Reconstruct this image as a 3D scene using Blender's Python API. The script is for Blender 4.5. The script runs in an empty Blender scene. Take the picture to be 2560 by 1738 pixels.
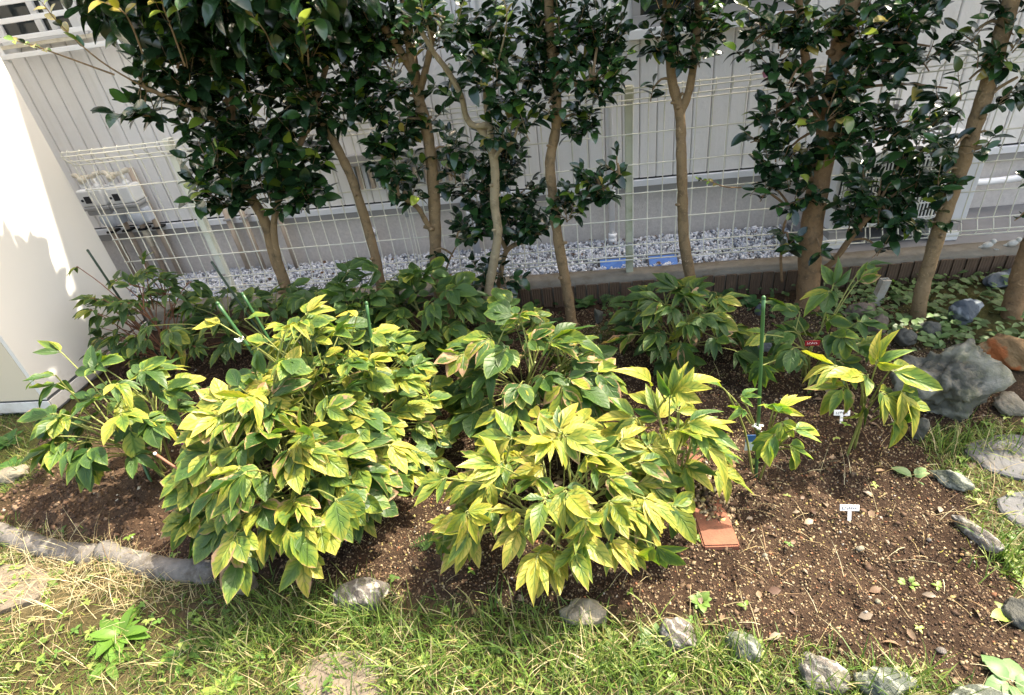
import bpy, math, random
import numpy as np
from mathutils import Matrix, Vector

rng = np.random.default_rng(7)
random.seed(7)
sc = bpy.context.scene
COL = sc.collection

# ------------------------------------------------------------------ camera, sky, sun, exposure
FPX, CX, CY, HCAM, DS = 1400.0, 1280.0, 869.0, 1.32, 2560 / 2324
_d = np.array([305.0, 2161.0, FPX]); _d /= np.linalg.norm(_d)
_x = np.array([10380.0, -611.0, -FPX]); _x -= _d * (_x @ _d); _x /= np.linalg.norm(_x)
_y = np.cross(-_d, _x)
MC = np.array([_x, _y, -_d])                       # world = MC @ camera ray
cam = bpy.data.cameras.new('camera'); cam_o = bpy.data.objects.new('camera', cam); COL.objects.link(cam_o)
cam.sensor_width = 36.0; cam.sensor_fit = 'HORIZONTAL'; cam.lens = 36.0 * FPX / 2560
cam.clip_start = 0.02; cam.clip_end = 300
mw = Matrix.Identity(4)
for r in range(3):
    mw[r][0] = MC[r, 0]; mw[r][1] = -MC[r, 1]; mw[r][2] = -MC[r, 2]
mw[2][3] = HCAM
cam_o.matrix_world = mw
sc.camera = cam_o

SUN = np.array([0.54, 0.30, 1.0]); SUN /= np.linalg.norm(SUN)
SUN_EL = math.asin(SUN[2]); SUN_AZ = math.atan2(SUN[0], SUN[1])
world = bpy.data.worlds.new('World'); sc.world = world; world.use_nodes = True
_nt = world.node_tree
sky = _nt.nodes.new('ShaderNodeTexSky'); sky.sky_type = 'NISHITA'; sky.sun_disc = False
sky.sun_elevation = SUN_EL; sky.sun_rotation = SUN_AZ; sky.dust_density = 5.0; sky.air_density = 1.1; sky.ozone_density = 0.4
_nt.links.new(sky.outputs[0], _nt.nodes['Background'].inputs[0])
_nt.nodes['Background'].inputs[1].default_value = 0.15
sun = bpy.data.lights.new('sun', 'SUN'); sun.energy = 2.8; sun.angle = math.radians(0.53); sun.color = (1.0, 0.96, 0.89)
sun_o = bpy.data.objects.new('sun', sun); COL.objects.link(sun_o)
sun_o.rotation_euler = Vector(tuple(SUN)).to_track_quat('Z', 'Y').to_euler()
sun_o.location = tuple(SUN * 20)
sc.view_settings.view_transform = 'Standard'; sc.view_settings.look = 'None'
sc.view_settings.exposure = 2.1; sc.view_settings.gamma = 1.0; sc.view_settings.use_curve_mapping = False
sc.view_settings.use_white_balance = True; sc.view_settings.white_balance_temperature = 7300; sc.view_settings.white_balance_tint = 8
sc.render.engine = 'CYCLES'
sc.cycles.use_denoising = True
sc.cycles.max_bounces = 7; sc.cycles.diffuse_bounces = 4; sc.cycles.glossy_bounces = 3
sc.cycles.transmission_bounces = 4; sc.cycles.transparent_max_bounces = 4
sc.cycles.sample_clamp_indirect = 6.0

# ------------------------------------------------------------------ geometry helpers
def ray(x, y):
    return MC @ np.array([(x * DS - CX) / FPX, (y * DS - CY) / FPX, 1.0])
def at_z(x, y, z=0.0):
    d = ray(x, y); return np.array([0, 0, HCAM]) + d * ((z - HCAM) / d[2])
def at_y(x, y, Y):
    d = ray(x, y); return np.array([0, 0, HCAM]) + d * (Y / d[1])
def depth_of(P):
    return float((MC.T @ (np.asarray(P, float) - np.array([0, 0, HCAM])))[2])
def to_px(P):
    P = np.atleast_2d(P); c = (P - np.array([0, 0, HCAM])) @ MC
    return np.stack([(CX + FPX * c[:, 0] / c[:, 2]) / DS, (CY + FPX * c[:, 1] / c[:, 2]) / DS, c[:, 2]], 1)
def nrm(v):
    v = np.asarray(v, float); return v / (np.linalg.norm(v) + 1e-9)

def vnoise(x, y, seed=0):
    x = np.asarray(x, float); y = np.asarray(y, float)
    xi = np.floor(x).astype(np.int64); yi = np.floor(y).astype(np.int64); fx = x - xi; fy = y - yi
    fx = fx * fx * (3 - 2 * fx); fy = fy * fy * (3 - 2 * fy)
    def h(a, b):
        n = (a * 374761393 + b * 668265263 + seed * 1442695041) & 0x7fffffff
        n = ((n ^ (n >> 13)) * 1274126177) & 0x7fffffff
        return (n ^ (n >> 16)) / 0x7fffffff
    return (h(xi, yi) * (1 - fx) + h(xi + 1, yi) * fx) * (1 - fy) + (h(xi, yi + 1) * (1 - fx) + h(xi + 1, yi + 1) * fx) * fy
def fbm(x, y, oct=4, seed=0):
    s = 0; a = 0.5; f = 1.0
    for o in range(oct):
        s = s + a * vnoise(x * f, y * f, seed + o * 17); a *= 0.5; f *= 2.03
    return s

def npmesh(name, V, F, col=None, uv=None, smooth=False):
    V = np.ascontiguousarray(V, np.float32); F = np.ascontiguousarray(F, np.int32)
    me = bpy.data.meshes.new(name); k = F.shape[1]
    me.vertices.add(len(V)); me.vertices.foreach_set('co', V.ravel())
    me.loops.add(F.size); me.loops.foreach_set('vertex_index', F.ravel())
    me.polygons.add(len(F)); me.polygons.foreach_set('loop_start', np.arange(0, F.size, k, dtype=np.int32))
    if col is not None:
        a = me.attributes.new('Col', 'FLOAT_COLOR', 'POINT'); a.data.foreach_set('color', np.ascontiguousarray(col, np.float32).ravel())
    if uv is not None:
        l = me.uv_layers.new(name='UVMap'); l.data.foreach_set('uv', np.ascontiguousarray(uv[F.ravel()], np.float32).ravel())
    me.update(calc_edges=True)
    if smooth: me.polygons.foreach_set('use_smooth', np.ones(len(F), bool))
    me.validate()
    return me

class MB:
    """collects shapes into one mesh (mixed faces)"""
    def __init__(s): s.v = []; s.f = []; s.sm = []
    def add(s, V, F, smooth=False):
        b = len(s.v); s.v += [tuple(map(float, p)) for p in V]
        for q in F: s.f.append(tuple(i + b for i in q)); s.sm.append(smooth)
        return s
    def box(s, x0, x1, y0, y1, z0, z1, bev=0.0):
        if bev <= 0:
            V = [(x, y, z) for z in (z0, z1) for y in (y0, y1) for x in (x0, x1)]
            F = [(0, 2, 3, 1), (4, 5, 7, 6), (0, 1, 5, 4), (2, 6, 7, 3), (0, 4, 6, 2), (1, 3, 7, 5)]
            return s.add(V, F)
        import bmesh
        bm = bmesh.new(); bmesh.ops.create_cube(bm, size=1.0)
        for v in bm.verts: v.co = ((x0 + x1) / 2 + v.co.x * (x1 - x0), (y0 + y1) / 2 + v.co.y * (y1 - y0), (z0 + z1) / 2 + v.co.z * (z1 - z0))
        bmesh.ops.bevel(bm, geom=bm.edges[:], offset=bev, segments=2, affect='EDGES', profile=0.5)
        bm.verts.index_update()
        s.add([v.co[:] for v in bm.verts], [[v.index for v in f.verts] for f in bm.faces]); bm.free(); return s
    def tube(s, pts, rad, sides=8, cap=True, wob=0.0):
        pts = [np.asarray(p, float) for p in pts]; n = len(pts)
        rad = rad if hasattr(rad, '__len__') else [rad] * n
        V = []; up = None
        for i, p in enumerate(pts):
            t = nrm(pts[min(i + 1, n - 1)] - pts[max(i - 1, 0)])
            if up is None:
                up = np.array([0, 0, 1.0]) if abs(t[2]) < 0.9 else np.array([0, 1.0, 0])
            a = nrm(np.cross(t, up)); b = np.cross(a, t); up = b
            for k in range(sides):
                w = 2 * math.pi * k / sides; rr = rad[i] * (1 + wob * (random.random() - 0.5))
                V.append(p + (a * math.cos(w) + b * math.sin(w)) * rr)
        F = []
        for i in range(n - 1):
            for k in range(sides):
                k2 = (k + 1) % sides
                F.append((i * sides + k, i * sides + k2, (i + 1) * sides + k2, (i + 1) * sides + k))
        s.add(V, F, True)
        if cap:
            b = len(s.v) - len(V)
            s.f.append(tuple(b + k for k in range(sides))[::-1]); s.sm.append(False)
            s.f.append(tuple(b + (n - 1) * sides + k for k in range(sides))); s.sm.append(False)
        return s
    def lathe(s, c, prof, axis=(0, 0, 1), sides=12):
        c = np.asarray(c, float); ax = nrm(axis)
        a = nrm(np.cross(ax, (0, 0, 1) if abs(ax[2]) < 0.9 else (0, 1, 0))); b = np.cross(ax, a)
        V = []; n = len(prof)
        for r, h in prof:
            for k in range(sides):
                w = 2 * math.pi * k / sides; V.append(c + ax * h + (a * math.cos(w) + b * math.sin(w)) * r)
        F = [(i * sides + k, i * sides + (k + 1) % sides, (i + 1) * sides + (k + 1) % sides, (i + 1) * sides + k) for i in range(n - 1) for k in range(sides)]
        F.append(tuple(range(sides))[::-1]); F.append(tuple((n - 1) * sides + k for k in range(sides)))
        return s.add(V, F, True)
    def mesh(s, name, origin=(0, 0, 0)):
        me = bpy.data.meshes.new(name); o = np.asarray(origin, float)
        me.from_pydata([tuple(np.asarray(v) - o) for v in s.v], [], s.f)
        me.polygons.foreach_set('use_smooth', np.array(s.sm, bool)); me.update(); return me

W = {}                                               # world origin of each object (translation only)
def link(o, parent=None, origin=(0, 0, 0)):
    COL.objects.link(o); origin = np.asarray(origin, float); W[o.name] = origin
    if parent is not None:
        o.parent = parent; o.location = tuple(origin - W[parent.name])
    else: o.location = tuple(origin)
    return o
def tag(o, label=None, cat=None, group=None, kind=None):
    if label: o['label'] = label
    if cat: o['category'] = cat
    if group: o['group'] = group
    if kind: o['kind'] = kind
    return o
def empty(name, loc, label, cat, group=None):
    o = bpy.data.objects.new(name, None); o.empty_display_size = 0.05
    link(o, None, loc); return tag(o, label, cat, group)
def obj(name, me, mat, parent=None, origin=(0, 0, 0)):
    if isinstance(me, MB): me = me.mesh(name, origin)
    if mat is not None and not me.materials: me.materials.append(mat)
    return link(bpy.data.objects.new(name, me), parent, origin)
def rot_mat(d, n):
    """basis with y along d, z near n (columns)"""
    y = nrm(d); x = np.cross(y, nrm(n))
    if np.linalg.norm(x) < 1e-3: x = np.cross(y, (0.3, 0.7, 0.2))
    x = nrm(x); z = np.cross(x, y); return np.stack([x, y, z], 1)
def place(name, me, parent, pos, R, scale, color):
    o = bpy.data.objects.new(name, me); COL.objects.link(o); o.parent = parent
    l = np.asarray(pos) - W[parent.name]
    m = Matrix.Identity(4)
    for r in range(3):
        for c in range(3): m[r][c] = R[r, c] * scale
        m[r][3] = l[r]
    o.matrix_basis = m; o.color = color; W[o.name] = np.asarray(pos)
    return o
def smooth_path(P, k=5):
    P = [np.asarray(p, float) for p in P]
    if len(P) < 3: return [P[0] + (P[-1] - P[0]) * t for t in np.linspace(0, 1, k + 1)]
    out = []
    for i in range(len(P) - 1):
        p0 = P[max(i - 1, 0)]; p1 = P[i]; p2 = P[i + 1]; p3 = P[min(i + 2, len(P) - 1)]
        for t in np.arange(k) / k:
            out.append(0.5 * ((2 * p1) + (p2 - p0) * t + (2 * p0 - 5 * p1 + 4 * p2 - p3) * t * t + (3 * p1 - p0 - 3 * p2 + p3) * t ** 3))
    out.append(P[-1]); return out

# ------------------------------------------------------------------ materials
class NT:
    def __init__(s, name):
        s.m = bpy.data.materials.new(name); s.m.use_nodes = True; s.t = s.m.node_tree
        s.t.nodes.clear(); s.out = s.t.nodes.new('ShaderNodeOutputMaterial')
    def n(s, typ, props=None, **inp):
        nd = s.t.nodes.new('ShaderNode' + typ)
        for k, v in (props or {}).items(): setattr(nd, k, v)
        for k, v in inp.items():
            key = int(k[1:]) if k[0] == '_' and k[1:].isdigit() else k.replace('_', ' ')
            s.set(nd.inputs[key], v)
        return nd
    def set(s, sock, v):
        if hasattr(v, 'is_output') or isinstance(v, bpy.types.NodeSocket): s.t.links.new(v, sock)
        elif isinstance(v, bpy.types.Node): s.t.links.new(v.outputs[0], sock)
        else: sock.default_value = v
    def math(s, op, a, b=0.0, c=None, clamp=False):
        nd = s.t.nodes.new('ShaderNodeMath'); nd.operation = op; nd.use_clamp = clamp
        s.set(nd.inputs[0], a); s.set(nd.inputs[1], b)
        if c is not None: s.set(nd.inputs[2], c)
        return nd.outputs[0]
    def mix(s, f, a, b, mode='MIX'):
        nd = s.t.nodes.new('ShaderNodeMix'); nd.data_type = 'RGBA'; nd.blend_type = mode; nd.clamp_factor = True
        s.set(nd.inputs[0], f); s.set(nd.inputs[6], a if not isinstance(a, tuple) else a + (1,) * (4 - len(a)))
        s.set(nd.inputs[7], b if not isinstance(b, tuple) else b + (1,) * (4 - len(b))); return nd.outputs[2]
    def noise(s, scale, detail=4, rough=0.55, vec=None, dist=0.0):
        nd = s.t.nodes.new('ShaderNodeTexNoise'); nd.inputs['Scale'].default_value = scale
        nd.inputs['Detail'].default_value = detail; nd.inputs['Roughness'].default_value = rough; nd.inputs['Distortion'].default_value = dist
        if vec is None: vec = s.coord()
        s.t.links.new(vec, nd.inputs['Vector']); return nd.outputs['Fac']
    def voro(s, scale, vec=None, feature='F1', out='Distance'):
        nd = s.t.nodes.new('ShaderNodeTexVoronoi'); nd.feature = feature; nd.inputs['Scale'].default_value = scale
        s.t.links.new(vec if vec is not None else s.coord(), nd.inputs['Vector']); return nd.outputs[out]
    def coord(s, kind='Object'):
        if not hasattr(s, '_tc'): s._tc = s.t.nodes.new('ShaderNodeTexCoord')
        return s._tc.outputs[kind]
    def geo(s):
        if not hasattr(s, '_g'): s._g = s.t.nodes.new('ShaderNodeNewGeometry')
        return s._g.outputs['Position']
    def ramp(s, f, stops):
        nd = s.t.nodes.new('ShaderNodeValToRGB'); s.set(nd.inputs[0], f); e = nd.color_ramp.elements
        while len(e) > 1: e.remove(e[-1])
        e[0].position = stops[0][0]; e[0].color = stops[0][1] + (1,)
        for p, c in stops[1:]:
            q = e.new(p); q.color = c + (1,)
        return nd.outputs[0]
    def bump(s, h, strength=0.5, dist=0.01):
        nd = s.t.nodes.new('ShaderNodeBump'); nd.inputs['Strength'].default_value = strength; nd.inputs['Distance'].default_value = dist
        s.t.links.new(h, nd.inputs['Height']); return nd.outputs[0]
    def bsdf(s, col, rough=0.6, spec=0.4, metal=0.0, normal=None, **kw):
        nd = s.t.nodes.new('ShaderNodeBsdfPrincipled')
        s.set(nd.inputs['Base Color'], col if not isinstance(col, tuple) else col + (1,) * (4 - len(col)))
        s.set(nd.inputs['Roughness'], rough); s.set(nd.inputs['Specular IOR Level'], spec); s.set(nd.inputs['Metallic'], metal)
        if normal is not None: s.t.links.new(normal, nd.inputs['Normal'])
        for k, v in kw.items(): s.set(nd.inputs[k.replace('_', ' ')], v)
        return nd.outputs[0]
    def done(s, sh):
        s.t.links.new(sh, s.out.inputs['Surface']); return s.m

def simple(name, col, rough=0.5, spec=0.4, var=0.15, scale=14.0, bump=0.0, bscale=60.0, metal=0.0, dirt=None, world_pos=True):
    t = NT(name); v = t.geo() if world_pos else t.coord()
    n = t.noise(scale, 5, 0.6, v)
    dark = tuple(c * (1 - var) for c in col); light = tuple(min(1, c * (1 + var)) for c in col)
    c = t.mix(n, dark, light)
    if dirt:
        m = t.math('MULTIPLY', t.math('SUBTRACT', t.noise(scale * 0.6, 6, 0.7, v), 0.5), 6.0, clamp=True)
        c = t.mix(t.math('MULTIPLY', m, dirt[1]), c, dirt[0])
    nm = t.bump(t.noise(bscale, 5, 0.6, v), bump, 0.004) if bump else None
    r = t.math('ADD', t.math('MULTIPLY', n, 0.15), rough - 0.07)
    return t.done(t.bsdf(c, r, spec, metal, nm))

def peony_material():
    t = NT('peony_leaf')
    oi = t.n('ObjectInfo'); sp = t.n('SeparateColor'); t.set(sp.inputs[0], oi.outputs['Color'])
    yel, brn, rnd, lum = sp.outputs[0], sp.outputs[1], sp.outputs[2], oi.outputs['Alpha']
    off = t.n('VectorMath', {'operation': 'ADD'}); t.set(off.inputs[0], t.coord()); t.set(off.inputs[1], t.n('CombineXYZ', None, X=t.math('MULTIPLY', oi.outputs['Random'], 37.0), Y=t.math('MULTIPLY', rnd, 11.0)).outputs[0])
    t.coord = (lambda kind='Object', _t=t, _o=off: _o.outputs[0] if kind == 'Object' else _t._tc.outputs[kind])
    uv = t.n('SeparateXYZ'); t.set(uv.inputs[0], t.coord('UV')); v0, u = uv.outputs[0], uv.outputs[1]
    a = t.math('ABSOLUTE', t.math('SUBTRACT', t.math('MULTIPLY', v0, 2.0), 1.0))
    # side veins curving forward from the midrib
    ph = t.math('SUBTRACT', t.math('MULTIPLY', u, 5.2), t.math('MULTIPLY', t.math('POWER', a, 0.8), 1.7))
    nz = t.noise(5.0, 3, 0.5, t.coord())
    fr = t.math('ABSOLUTE', t.math('SUBTRACT', t.math('FRACT', t.math('ADD', ph, t.math('MULTIPLY', nz, 1.3))), 0.5))
    side = t.math('MULTIPLY', t.math('SUBTRACT', fr, 0.36), 8.0, clamp=True)
    mid = t.math('SUBTRACT', 1.0, t.math('MULTIPLY', a, 9.0), clamp=True)
    vein = t.math('MAXIMUM', t.math('MULTIPLY', side, t.math('SUBTRACT', 1.0, t.math('MULTIPLY', a, 0.8))), mid)
    soft = t.math('MAXIMUM', t.math('MULTIPLY', t.math('SUBTRACT', fr, 0.2), 3.0, clamp=True), t.math('SUBTRACT', 1.0, t.math('MULTIPLY', a, 3.5), clamp=True))
    edge = t.math('ADD', t.math('POWER', a, 3.0), t.math('MULTIPLY', t.math('POWER', u, 4.0), 0.7))
    big = t.noise(1.6, 2, 0.5, t.coord())
    ya = t.math('ADD', yel, t.math('ADD', t.math('MULTIPLY', t.math('SUBTRACT', big, 0.5), 0.9), t.math('MULTIPLY', t.math('SUBTRACT', edge, 0.25), 0.35)))
    ya = t.math('MULTIPLY', ya, t.math('SUBTRACT', 1.0, t.math('MULTIPLY', soft, 0.32)), clamp=True)
    g = t.mix(rnd, (0.026, 0.072, 0.018), (0.062, 0.125, 0.034))
    c = t.ramp(ya, [(0.0, (0.045, 0.10, 0.027)), (0.35, (0.115, 0.19, 0.032)), (0.7, (0.27, 0.29, 0.042)), (1.0, (0.42, 0.355, 0.07))])
    c = t.mix(t.math('SUBTRACT', 1.0, t.math('MULTIPLY', ya, 2.6), clamp=True), c, g)
    c = t.mix(t.math('MULTIPLY', vein, 0.42), c, (0.085, 0.15, 0.030))
    # dry tips and blotches
    bm = t.math('ADD', t.math('MULTIPLY', edge, 0.34), t.math('MULTIPLY', t.noise(2.6, 5, 0.65, t.coord()), 1.45))
    bf = t.math('MULTIPLY', t.math('SUBTRACT', t.math('ADD', bm, brn), 1.50), 7.0, clamp=True)
    c = t.mix(bf, c, t.mix(nz, (0.30, 0.15, 0.10), (0.50, 0.34, 0.19)))
    spot = t.math('MULTIPLY', t.math('SUBTRACT', 0.10, t.voro(7.0, t.coord())), 14.0, clamp=True)
    spot = t.math('MULTIPLY', spot, t.math('GREATER_THAN', t.noise(2.3, 2, 0.5, t.coord()), 0.53))
    c = t.mix(t.math('MULTIPLY', spot, 0.8), c, (0.10, 0.06, 0.035))
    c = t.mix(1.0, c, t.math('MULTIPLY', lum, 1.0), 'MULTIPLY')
    hgt = t.math('SUBTRACT', t.math('MULTIPLY', nz, 0.25), vein)
    b = t.bump(hgt, 0.45, 0.004)
    p = t.bsdf(c, 0.44, 0.36, 0, b)
    tr = t.n('BsdfTranslucent'); t.set(tr.inputs[0], t.mix(0.6, c, (1.0, 0.95, 0.35), 'MULTIPLY'))
    tr2 = t.n('BsdfTranslucent'); t.set(tr2.inputs[0], t.mix(1.0, c, (1.25, 1.45, 0.5), 'MULTIPLY'))
    mx = t.n('MixShader'); t.set(mx.inputs[0], 0.30); t.set(mx.inputs[1], p); t.set(mx.inputs[2], tr2.outputs[0])
    hole = t.math('LESS_THAN', t.voro(2.6, t.coord()), t.math('MULTIPLY', t.math('SUBTRACT', t.noise(1.1, 2, 0.5, t.coord()), 0.56), 0.55))
    th = t.n('BsdfTransparent'); m2 = t.n('MixShader'); t.set(m2.inputs[0], hole); t.set(m2.inputs[1], mx.outputs[0]); t.set(m2.inputs[2], th.outputs[0])
    return t.done(m2.outputs[0])

def colour_leaf(name, source, rough=0.3, spec=0.5, trans=0.25, mul=(1.4, 1.8, 0.5), coat=0.0):
    """leaf / blade material whose base colour comes from the object colour or from a vertex attribute"""
    t = NT(name)
    if source == 'obj': c = t.n('ObjectInfo').outputs['Color']
    else: c = t.n('Attribute', {'attribute_name': 'Col'}).outputs['Color']
    n = t.noise(35.0, 3, 0.6, t.geo())
    c = t.mix(t.math('MULTIPLY', n, 0.5), c, (0.6, 0.6, 0.5), 'MULTIPLY')
    p = t.bsdf(c, rough, spec, 0, None, Coat_Weight=coat, Coat_Roughness=0.15)
    tr = t.n('BsdfTranslucent'); t.set(tr.inputs[0], t.mix(1.0, c, mul, 'MULTIPLY'))
    mx = t.n('MixShader'); t.set(mx.inputs[0], trans); t.set(mx.inputs[1], p); t.set(mx.inputs[2], tr.outputs[0])
    return t.done(mx.outputs[0])

def attr_mat(name, rough=0.8, spec=0.25, bump=0.4):
    t = NT(name); c = t.n('Attribute', {'attribute_name': 'Col'}).outputs['Color']
    n = t.noise(90.0, 4, 0.6, t.geo()); c = t.mix(n, t.mix(1.0, c, (0.65, 0.65, 0.65), 'MULTIPLY'), t.mix(1.0, c, (1.25, 1.25, 1.25), 'MULTIPLY'))
    return t.done(t.bsdf(c, rough, spec, 0, t.bump(n, bump, 0.003)))

def bark_material(name, c1, c2, c3):
    t = NT(name); g = t.geo()
    n1 = t.noise(22.0, 5, 0.65, g); n2 = t.noise(7.0, 4, 0.6, g); n3 = t.noise(140.0, 3, 0.6, g)
    c = t.mix(n2, c1, c2); c = t.mix(t.math('MULTIPLY', t.math('SUBTRACT', n1, 0.52), 5.0, clamp=True), c, c3)
    n4 = t.noise(38.0, 6, 0.7, g, 1.5)
    c = t.mix(t.math('MULTIPLY', t.math('SUBTRACT', n4, 0.60), 7.0, clamp=True), c, tuple(min(1, x * 1.75 + .03) for x in c2))
    c = t.mix(t.math('MULTIPLY', t.math('SUBTRACT', 0.40, n4), 7.0, clamp=True), c, tuple(x * .45 for x in c3))
    pits = t.math('MULTIPLY', t.math('SUBTRACT', 0.13, t.voro(48.0, g)), 9.0, clamp=True)
    c = t.mix(t.math('MULTIPLY', pits, 0.5), c, tuple(x * 0.35 for x in c1))
    h = t.math('ADD', t.math('MULTIPLY', n1, 0.7), t.math('MULTIPLY', n3, 0.3))
    return t.done(t.bsdf(c, 0.8, 0.2, 0, t.bump(t.math('ADD', h, n4), 0.9, 0.008)))

def rock_material(name, cols, scale=9.0, vein=None, moss=0.0):
    t = NT(name); v = t.coord()
    n = t.noise(scale, 7, 0.65, v, 0.8); n2 = t.noise(scale * 3, 5, 0.7, v)
    c = t.ramp(n, [(0.3, cols[0]), (0.5, cols[1]), (0.7, cols[2])])
    c = t.mix(n2, t.mix(1.0, c, (0.6, 0.6, 0.6), 'MULTIPLY'), t.mix(1.0, c, (1.3, 1.3, 1.3), 'MULTIPLY'))
    if vein:
        w = t.n('TexWave', {'wave_type': 'BANDS', 'bands_direction': 'DIAGONAL'}, Scale=vein[1], Distortion=7.0, Detail=4.0, Detail_Scale=2.0)
        t.set(w.inputs['Vector'], v)
        c = t.mix(t.math('MULTIPLY', t.math('SUBTRACT', w.outputs[1], 0.72), 4.0, clamp=True), c, vein[0])
    if moss:
        m = t.math('MULTIPLY', t.math('SUBTRACT', t.noise(scale * 1.3, 6, 0.7, t.geo()), 0.5), 5.0, clamp=True)
        c = t.mix(t.math('MULTIPLY', m, moss), c, (0.13, 0.14, 0.06))
    return t.done(t.bsdf(c, 0.75, 0.3, 0, t.bump(t.math('ADD', n, t.math('MULTIPLY', n2, 0.5)), 1.0, 0.018)))

def ground_material():
    t = NT('garden_soil'); g = t.geo()
    at = t.n('Attribute', {'attribute_name': 'Col'}); s = t.n('SeparateColor'); t.set(s.inputs[0], at.outputs['Color'])
    n1 = t.noise(30.0, 6, 0.7, g); n2 = t.noise(140.0, 4, 0.7, g); n3 = t.noise(4.0, 4, 0.6, g)
    bed = t.mix(n1, (0.018, 0.011, 0.008), (0.085, 0.053, 0.034)); bed = t.mix(t.math('MULTIPLY', t.math('SUBTRACT', n2, 0.55), 5.0, clamp=True), bed, (0.19, 0.125, 0.075))
    peat = t.mix(n1, (0.036, 0.022, 0.014), (0.125, 0.078, 0.048)); peat = t.mix(t.math('MULTIPLY', t.math('SUBTRACT', n2, 0.5), 4.0, clamp=True), peat, (0.19, 0.125, 0.08))
    lawn = t.mix(n1, (0.055, 0.045, 0.022), (0.16, 0.135, 0.060)); lawn = t.mix(t.math('MULTIPLY', t.math('SUBTRACT', n3, 0.45), 3.0, clamp=True), lawn, (0.085, 0.055, 0.036))
    c = t.mix(s.outputs[0], lawn, bed); c = t.mix(s.outputs[1], c, peat)
    n5 = t.noise(2.6, 4, 0.6, g); c = t.mix(t.math('MULTIPLY', t.math('SUBTRACT', n5, 0.46), 5.0, clamp=True), t.mix(1.0, c, (0.55, 0.52, 0.50), 'MULTIPLY'), c)
    c = t.mix(t.math('MULTIPLY', s.outputs[2], n1), c, (0.10, 0.12, 0.025))
    return t.done(t.bsdf(c, 0.92, 0.15, 0, t.bump(t.math('ADD', t.math('MULTIPLY', n1, 0.6), t.math('MULTIPLY', n2, 0.5)), 0.9, 0.012)))

M = {}
M['peony'] = peony_material()
M['camellia'] = colour_leaf('camellia_leaf', 'obj', 0.24, 0.5, 0.12, coat=0.45)
M['camellia_mass'] = colour_leaf('camellia_leaf_mass', 'attr', 0.24, 0.5, 0.12, coat=0.45)
M['grass'] = colour_leaf('grass_blade', 'attr', 0.5, 0.3, 0.3, (1.3, 1.4, 0.6))
M['weed'] = colour_leaf('weed_leaf', 'obj', 0.45, 0.35, 0.3)
M['weed_mass'] = colour_leaf('weed_leaf_mass', 'attr', 0.45, 0.35, 0.3)
M['crumb'] = attr_mat('soil_crumb')
M['gravel'] = attr_mat('crushed_stone', 0.8, 0.3, 0.3)
M['ground'] = ground_material()
M['bark'] = bark_material('bark_tan', (0.205, 0.130, 0.064), (0.32, 0.225, 0.128), (0.105, 0.078, 0.048))
M['bark_pale'] = bark_material('bark_pale', (0.29, 0.22, 0.13), (0.40, 0.325, 0.21), (0.17, 0.135, 0.08))
M['bark_orange'] = bark_material('bark_orange', (0.20, 0.11, 0.052), (0.31, 0.20, 0.11), (0.10, 0.07, 0.042))
M['stem'] = simple('green_stem', (0.20, 0.22, 0.06), 0.5, 0.4, 0.35, 40)
M['stem_red'] = simple('red_brown_stem', (0.20, 0.085, 0.045), 0.5, 0.4, 0.3, 40)
M['stake'] = simple('green_plastic_stake', (0.035, 0.105, 0.035), 0.35, 0.5, 0.2, 30)
M['stake_dark'] = simple('dark_plastic_stake', (0.018, 0.04, 0.022), 0.35, 0.5, 0.15, 30)
M['tie'] = simple('white_tie', (0.82, 0.82, 0.80), 0.5)
M['fence'] = simple('cream_fence_coating', (0.78, 0.76, 0.66), 0.45, 0.4, 0.10, 9, dirt=((0.30, 0.30, 0.18), 0.35))
M['post'] = simple('algae_post', (0.50, 0.50, 0.38), 0.55, 0.35, 0.22, 11, dirt=((0.20, 0.22, 0.10), 0.6))
M['post_clean'] = simple('cream_post', (0.66, 0.67, 0.58), 0.5, 0.35, 0.12, 9, dirt=((0.42, 0.44, 0.28), 0.4))
def siding():
    t = NT('embossed_siding'); g = t.geo()
    n = t.noise(55.0, 5, 0.6, g); n2 = t.noise(2.0, 3, 0.5, g)
    c = t.mix(n2, (0.83, 0.81, 0.785), (0.87, 0.85, 0.825)); c = t.mix(t.math('MULTIPLY', n, 0.18), c, (0.56, 0.54, 0.52))
    mp = t.n('Mapping'); t.set(mp.inputs[0], g); mp.inputs['Scale'].default_value = (14, 14, 0.7)
    st = t.noise(1.0, 5, 0.65, mp.outputs[0]); c = t.mix(t.math('MULTIPLY', t.math('SUBTRACT', st, 0.5), 2.2, clamp=True), c, (0.68, 0.65, 0.60))
    return t.done(t.bsdf(c, 0.75, 0.25, 0, t.bump(t.math('MULTIPLY', t.math('SUBTRACT', n, 0.45), 2.5, clamp=True), 0.35, 0.004)))
M['siding'] = siding()
M['groove'] = simple('siding_groove', (0.60, 0.56, 0.53), 0.8)
M['foundation'] = simple('foundation_mortar', (0.62, 0.575, 0.54), 0.9, 0.15, 0.22, 70, 0.5, 120, dirt=((0.47, 0.43, 0.40), 0.35))
M['flash'] = simple('white_flashing', (0.74, 0.75, 0.78), 0.4, 0.4, 0.06)
M['grey_trim'] = simple('grey_trim', (0.33, 0.32, 0.31), 0.6, 0.3, 0.1)
M['black'] = simple('black_gap', (0.012, 0.012, 0.012), 0.7)
M['white_metal'] = simple('white_aluminium', (0.80, 0.80, 0.79), 0.4, 0.4, 0.05, 6, dirt=((0.5, 0.48, 0.44), 0.25))
M['shed'] = simple('cream_steel', (0.80, 0.77, 0.71), 0.42, 0.4, 0.03, 3, 0.05, 300, dirt=((0.66, 0.61, 0.52), 0.18))
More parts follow.
